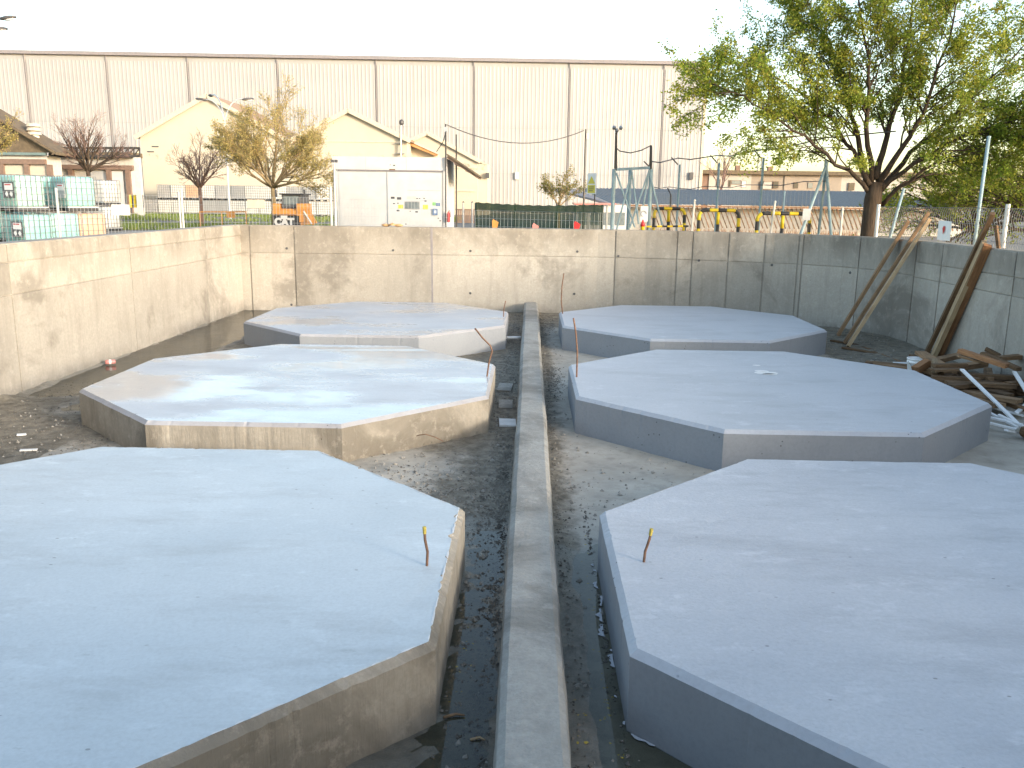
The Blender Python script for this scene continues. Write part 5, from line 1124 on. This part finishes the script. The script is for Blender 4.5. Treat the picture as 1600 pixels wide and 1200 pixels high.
BX, BY = gx(1362, 20.0), 20.0
def big(T):
    f = at(1366, 292, 20).z-.95; w = T.wood
    w.tube([(-.03, 0, -.1), (-.02, 0, .35), (0, 0, 1.0), (.03, 0, f-.25), (.06, 0, f+.1)], [.25, .19, .175, .19, .15], 12)
    S_ = lambda px, py, d=20.0: Vector((at(px, py, d).x-BX, d-20.0, at(px, py, d).z-.95))
    limbs = [  # drawn through surveyed points on the real limbs
        ([(1358, 300, 20), (1325, 265, 19.8), (1270, 228, 19.5), (1225, 190, 19.2), (1160, 150, 19.0), (1100, 128, 18.8)], .085),
        ([(1355, 290, 20), (1335, 235, 20.1), (1300, 190, 20.2), (1255, 150, 20.2), (1200, 110, 20.2), (1155, 85, 20.3)], .09),
        ([(1357, 285, 20), (1340, 215, 20.3), (1325, 160, 20.5), (1312, 100, 20.7), (1285, 50, 20.9), (1255, -10, 21.0)], .11),
        ([(1362, 285, 20), (1352, 200, 19.8), (1358, 140, 19.6), (1352, 70, 19.4), (1345, 0, 19.3), (1335, -70, 19.2)], .10),
        ([(1368, 280, 20), (1385, 215, 20.3), (1405, 150, 20.6), (1418, 80, 20.8), (1425, 10, 21.0), (1435, -70, 21.2)], .12),
        ([(1372, 285, 20), (1405, 235, 19.7), (1440, 180, 19.4), (1465, 110, 19.2), (1490, 40, 19.0), (1505, -40, 18.9)], .11),
        ([(1372, 292, 20), (1420, 240, 20.3), (1470, 200, 20.6), (1530, 140, 20.8), (1590, 80, 21), (1650, 20, 21.2)], .10),
        ([(1372, 300, 20), (1430, 255, 19.6), (1500, 215, 19.2), (1570, 190, 18.9), (1640, 170, 18.6), (1700, 155, 18.4)], .09),
        ([(1375, 320, 20), (1400, 295, 20.4), (1440, 275, 20.9), (1510, 268, 21.4), (1580, 262, 21.8), (1650, 262, 22.2)], .075),
        ([(1380, 318, 20), (1420, 285, 19.5), (1480, 240, 19.1), (1550, 225, 18.8), (1610, 205, 18.5)], .065)]
    for pts, r in limbs:
        P = [S_(*p) for p in pts]; Q = []
        for u, v in zip(P[:-1], P[1:]):
            for i in range(3): Q.append(u.lerp(v, i/3)+Vector((T.r.gauss(0, .025), T.r.gauss(0, .03), T.r.gauss(0, .025))))
        Q.append(P[-1]); k = len(Q); rr = [max(.010, .72*r*(1-.88*(i/(k-1))**.7)) for i in range(k)]
        w.tube(Q, rr, 7)
        for i in range(3, k-1):
            for _ in range(2 if i < 6 else 3):
                dd = (Q[i+1]-Q[i]).normalized(); ax = dd.orthogonal().normalized(); ax.rotate(Matrix.Rotation(T.r.uniform(0, 6.28), 3, dd)); a = .75*T.r.uniform(.6, 1.2); nd = dd*math.cos(a)+ax*math.sin(a)
                if nd.y < 0: nd.y *= .7
                T.branch(Q[i], nd, T.r.uniform(.75, 1.6)*(1.1-.35*i/k), max(.008, rr[i]*.42), 1, 3, (0, 4, 3), (.6, .6, .7), -.015, .10, .6, 4, .0035)
        T.tips.append(Q[-3:])
tree('big spreading tree with fresh yellow-green leaves at the right corner', BX, BY, .95, big, 'leaf_green', 'bark', 'bark', 7, .066, .055, 31)
def weep(T):
    for k in range(16):
        a = 6.283*k/16; T.branch(Vector((0, 0, 1.1)), Vector((math.cos(a)*1.1, math.sin(a)*.8, T.r.uniform(.0, 1.3))), T.r.uniform(1.6, 2.8), .045, 0, 2, (7, 5), (.55, .6), -.04, .10, .6, 5, .004)
    T.wood.tube([(0, 0, -.1), (.05, 0, .6), (0, 0, 1.35)], [.16, .13, .10], 8)
tree('dense bushy tree with drooping leaves behind the right fence', gx(1530, 24), 24, .95, weep, 'leaf_green', 'bark', 'bark', 3, .08, .06, 33)
tree('leafy shrub at the right edge behind the leaning blue pole', gx(1640, 21), 21, .95, weep, 'leaf_green', 'bark', 'bark', 3, .08, .06, 34, 'shrub')
hx = thing('power_pylon', 'small lattice power pylon far off behind the apartment block', 'pylon', (gx(1183, 160), 160, G(160))); H = at(1183, 247, 160).z-G(160)
for sx in (-.5, .5): MB().tube([(sx, 0, 0), (sx*.6, 0, H)], .10, 4).build('leg', 'grey_metal', hx)
for k in range(10): MB().tube([(-.5+.02*k, 0, H*k/10), (.48-.02*k, 0, H*(k+1)/10)], .06, 4).build('brace', 'grey_metal', hx)
MB().box((-1.3, -.05, H-.4), (1.3, .05, H-.25)).build('cross_arm', 'grey_metal', hx)
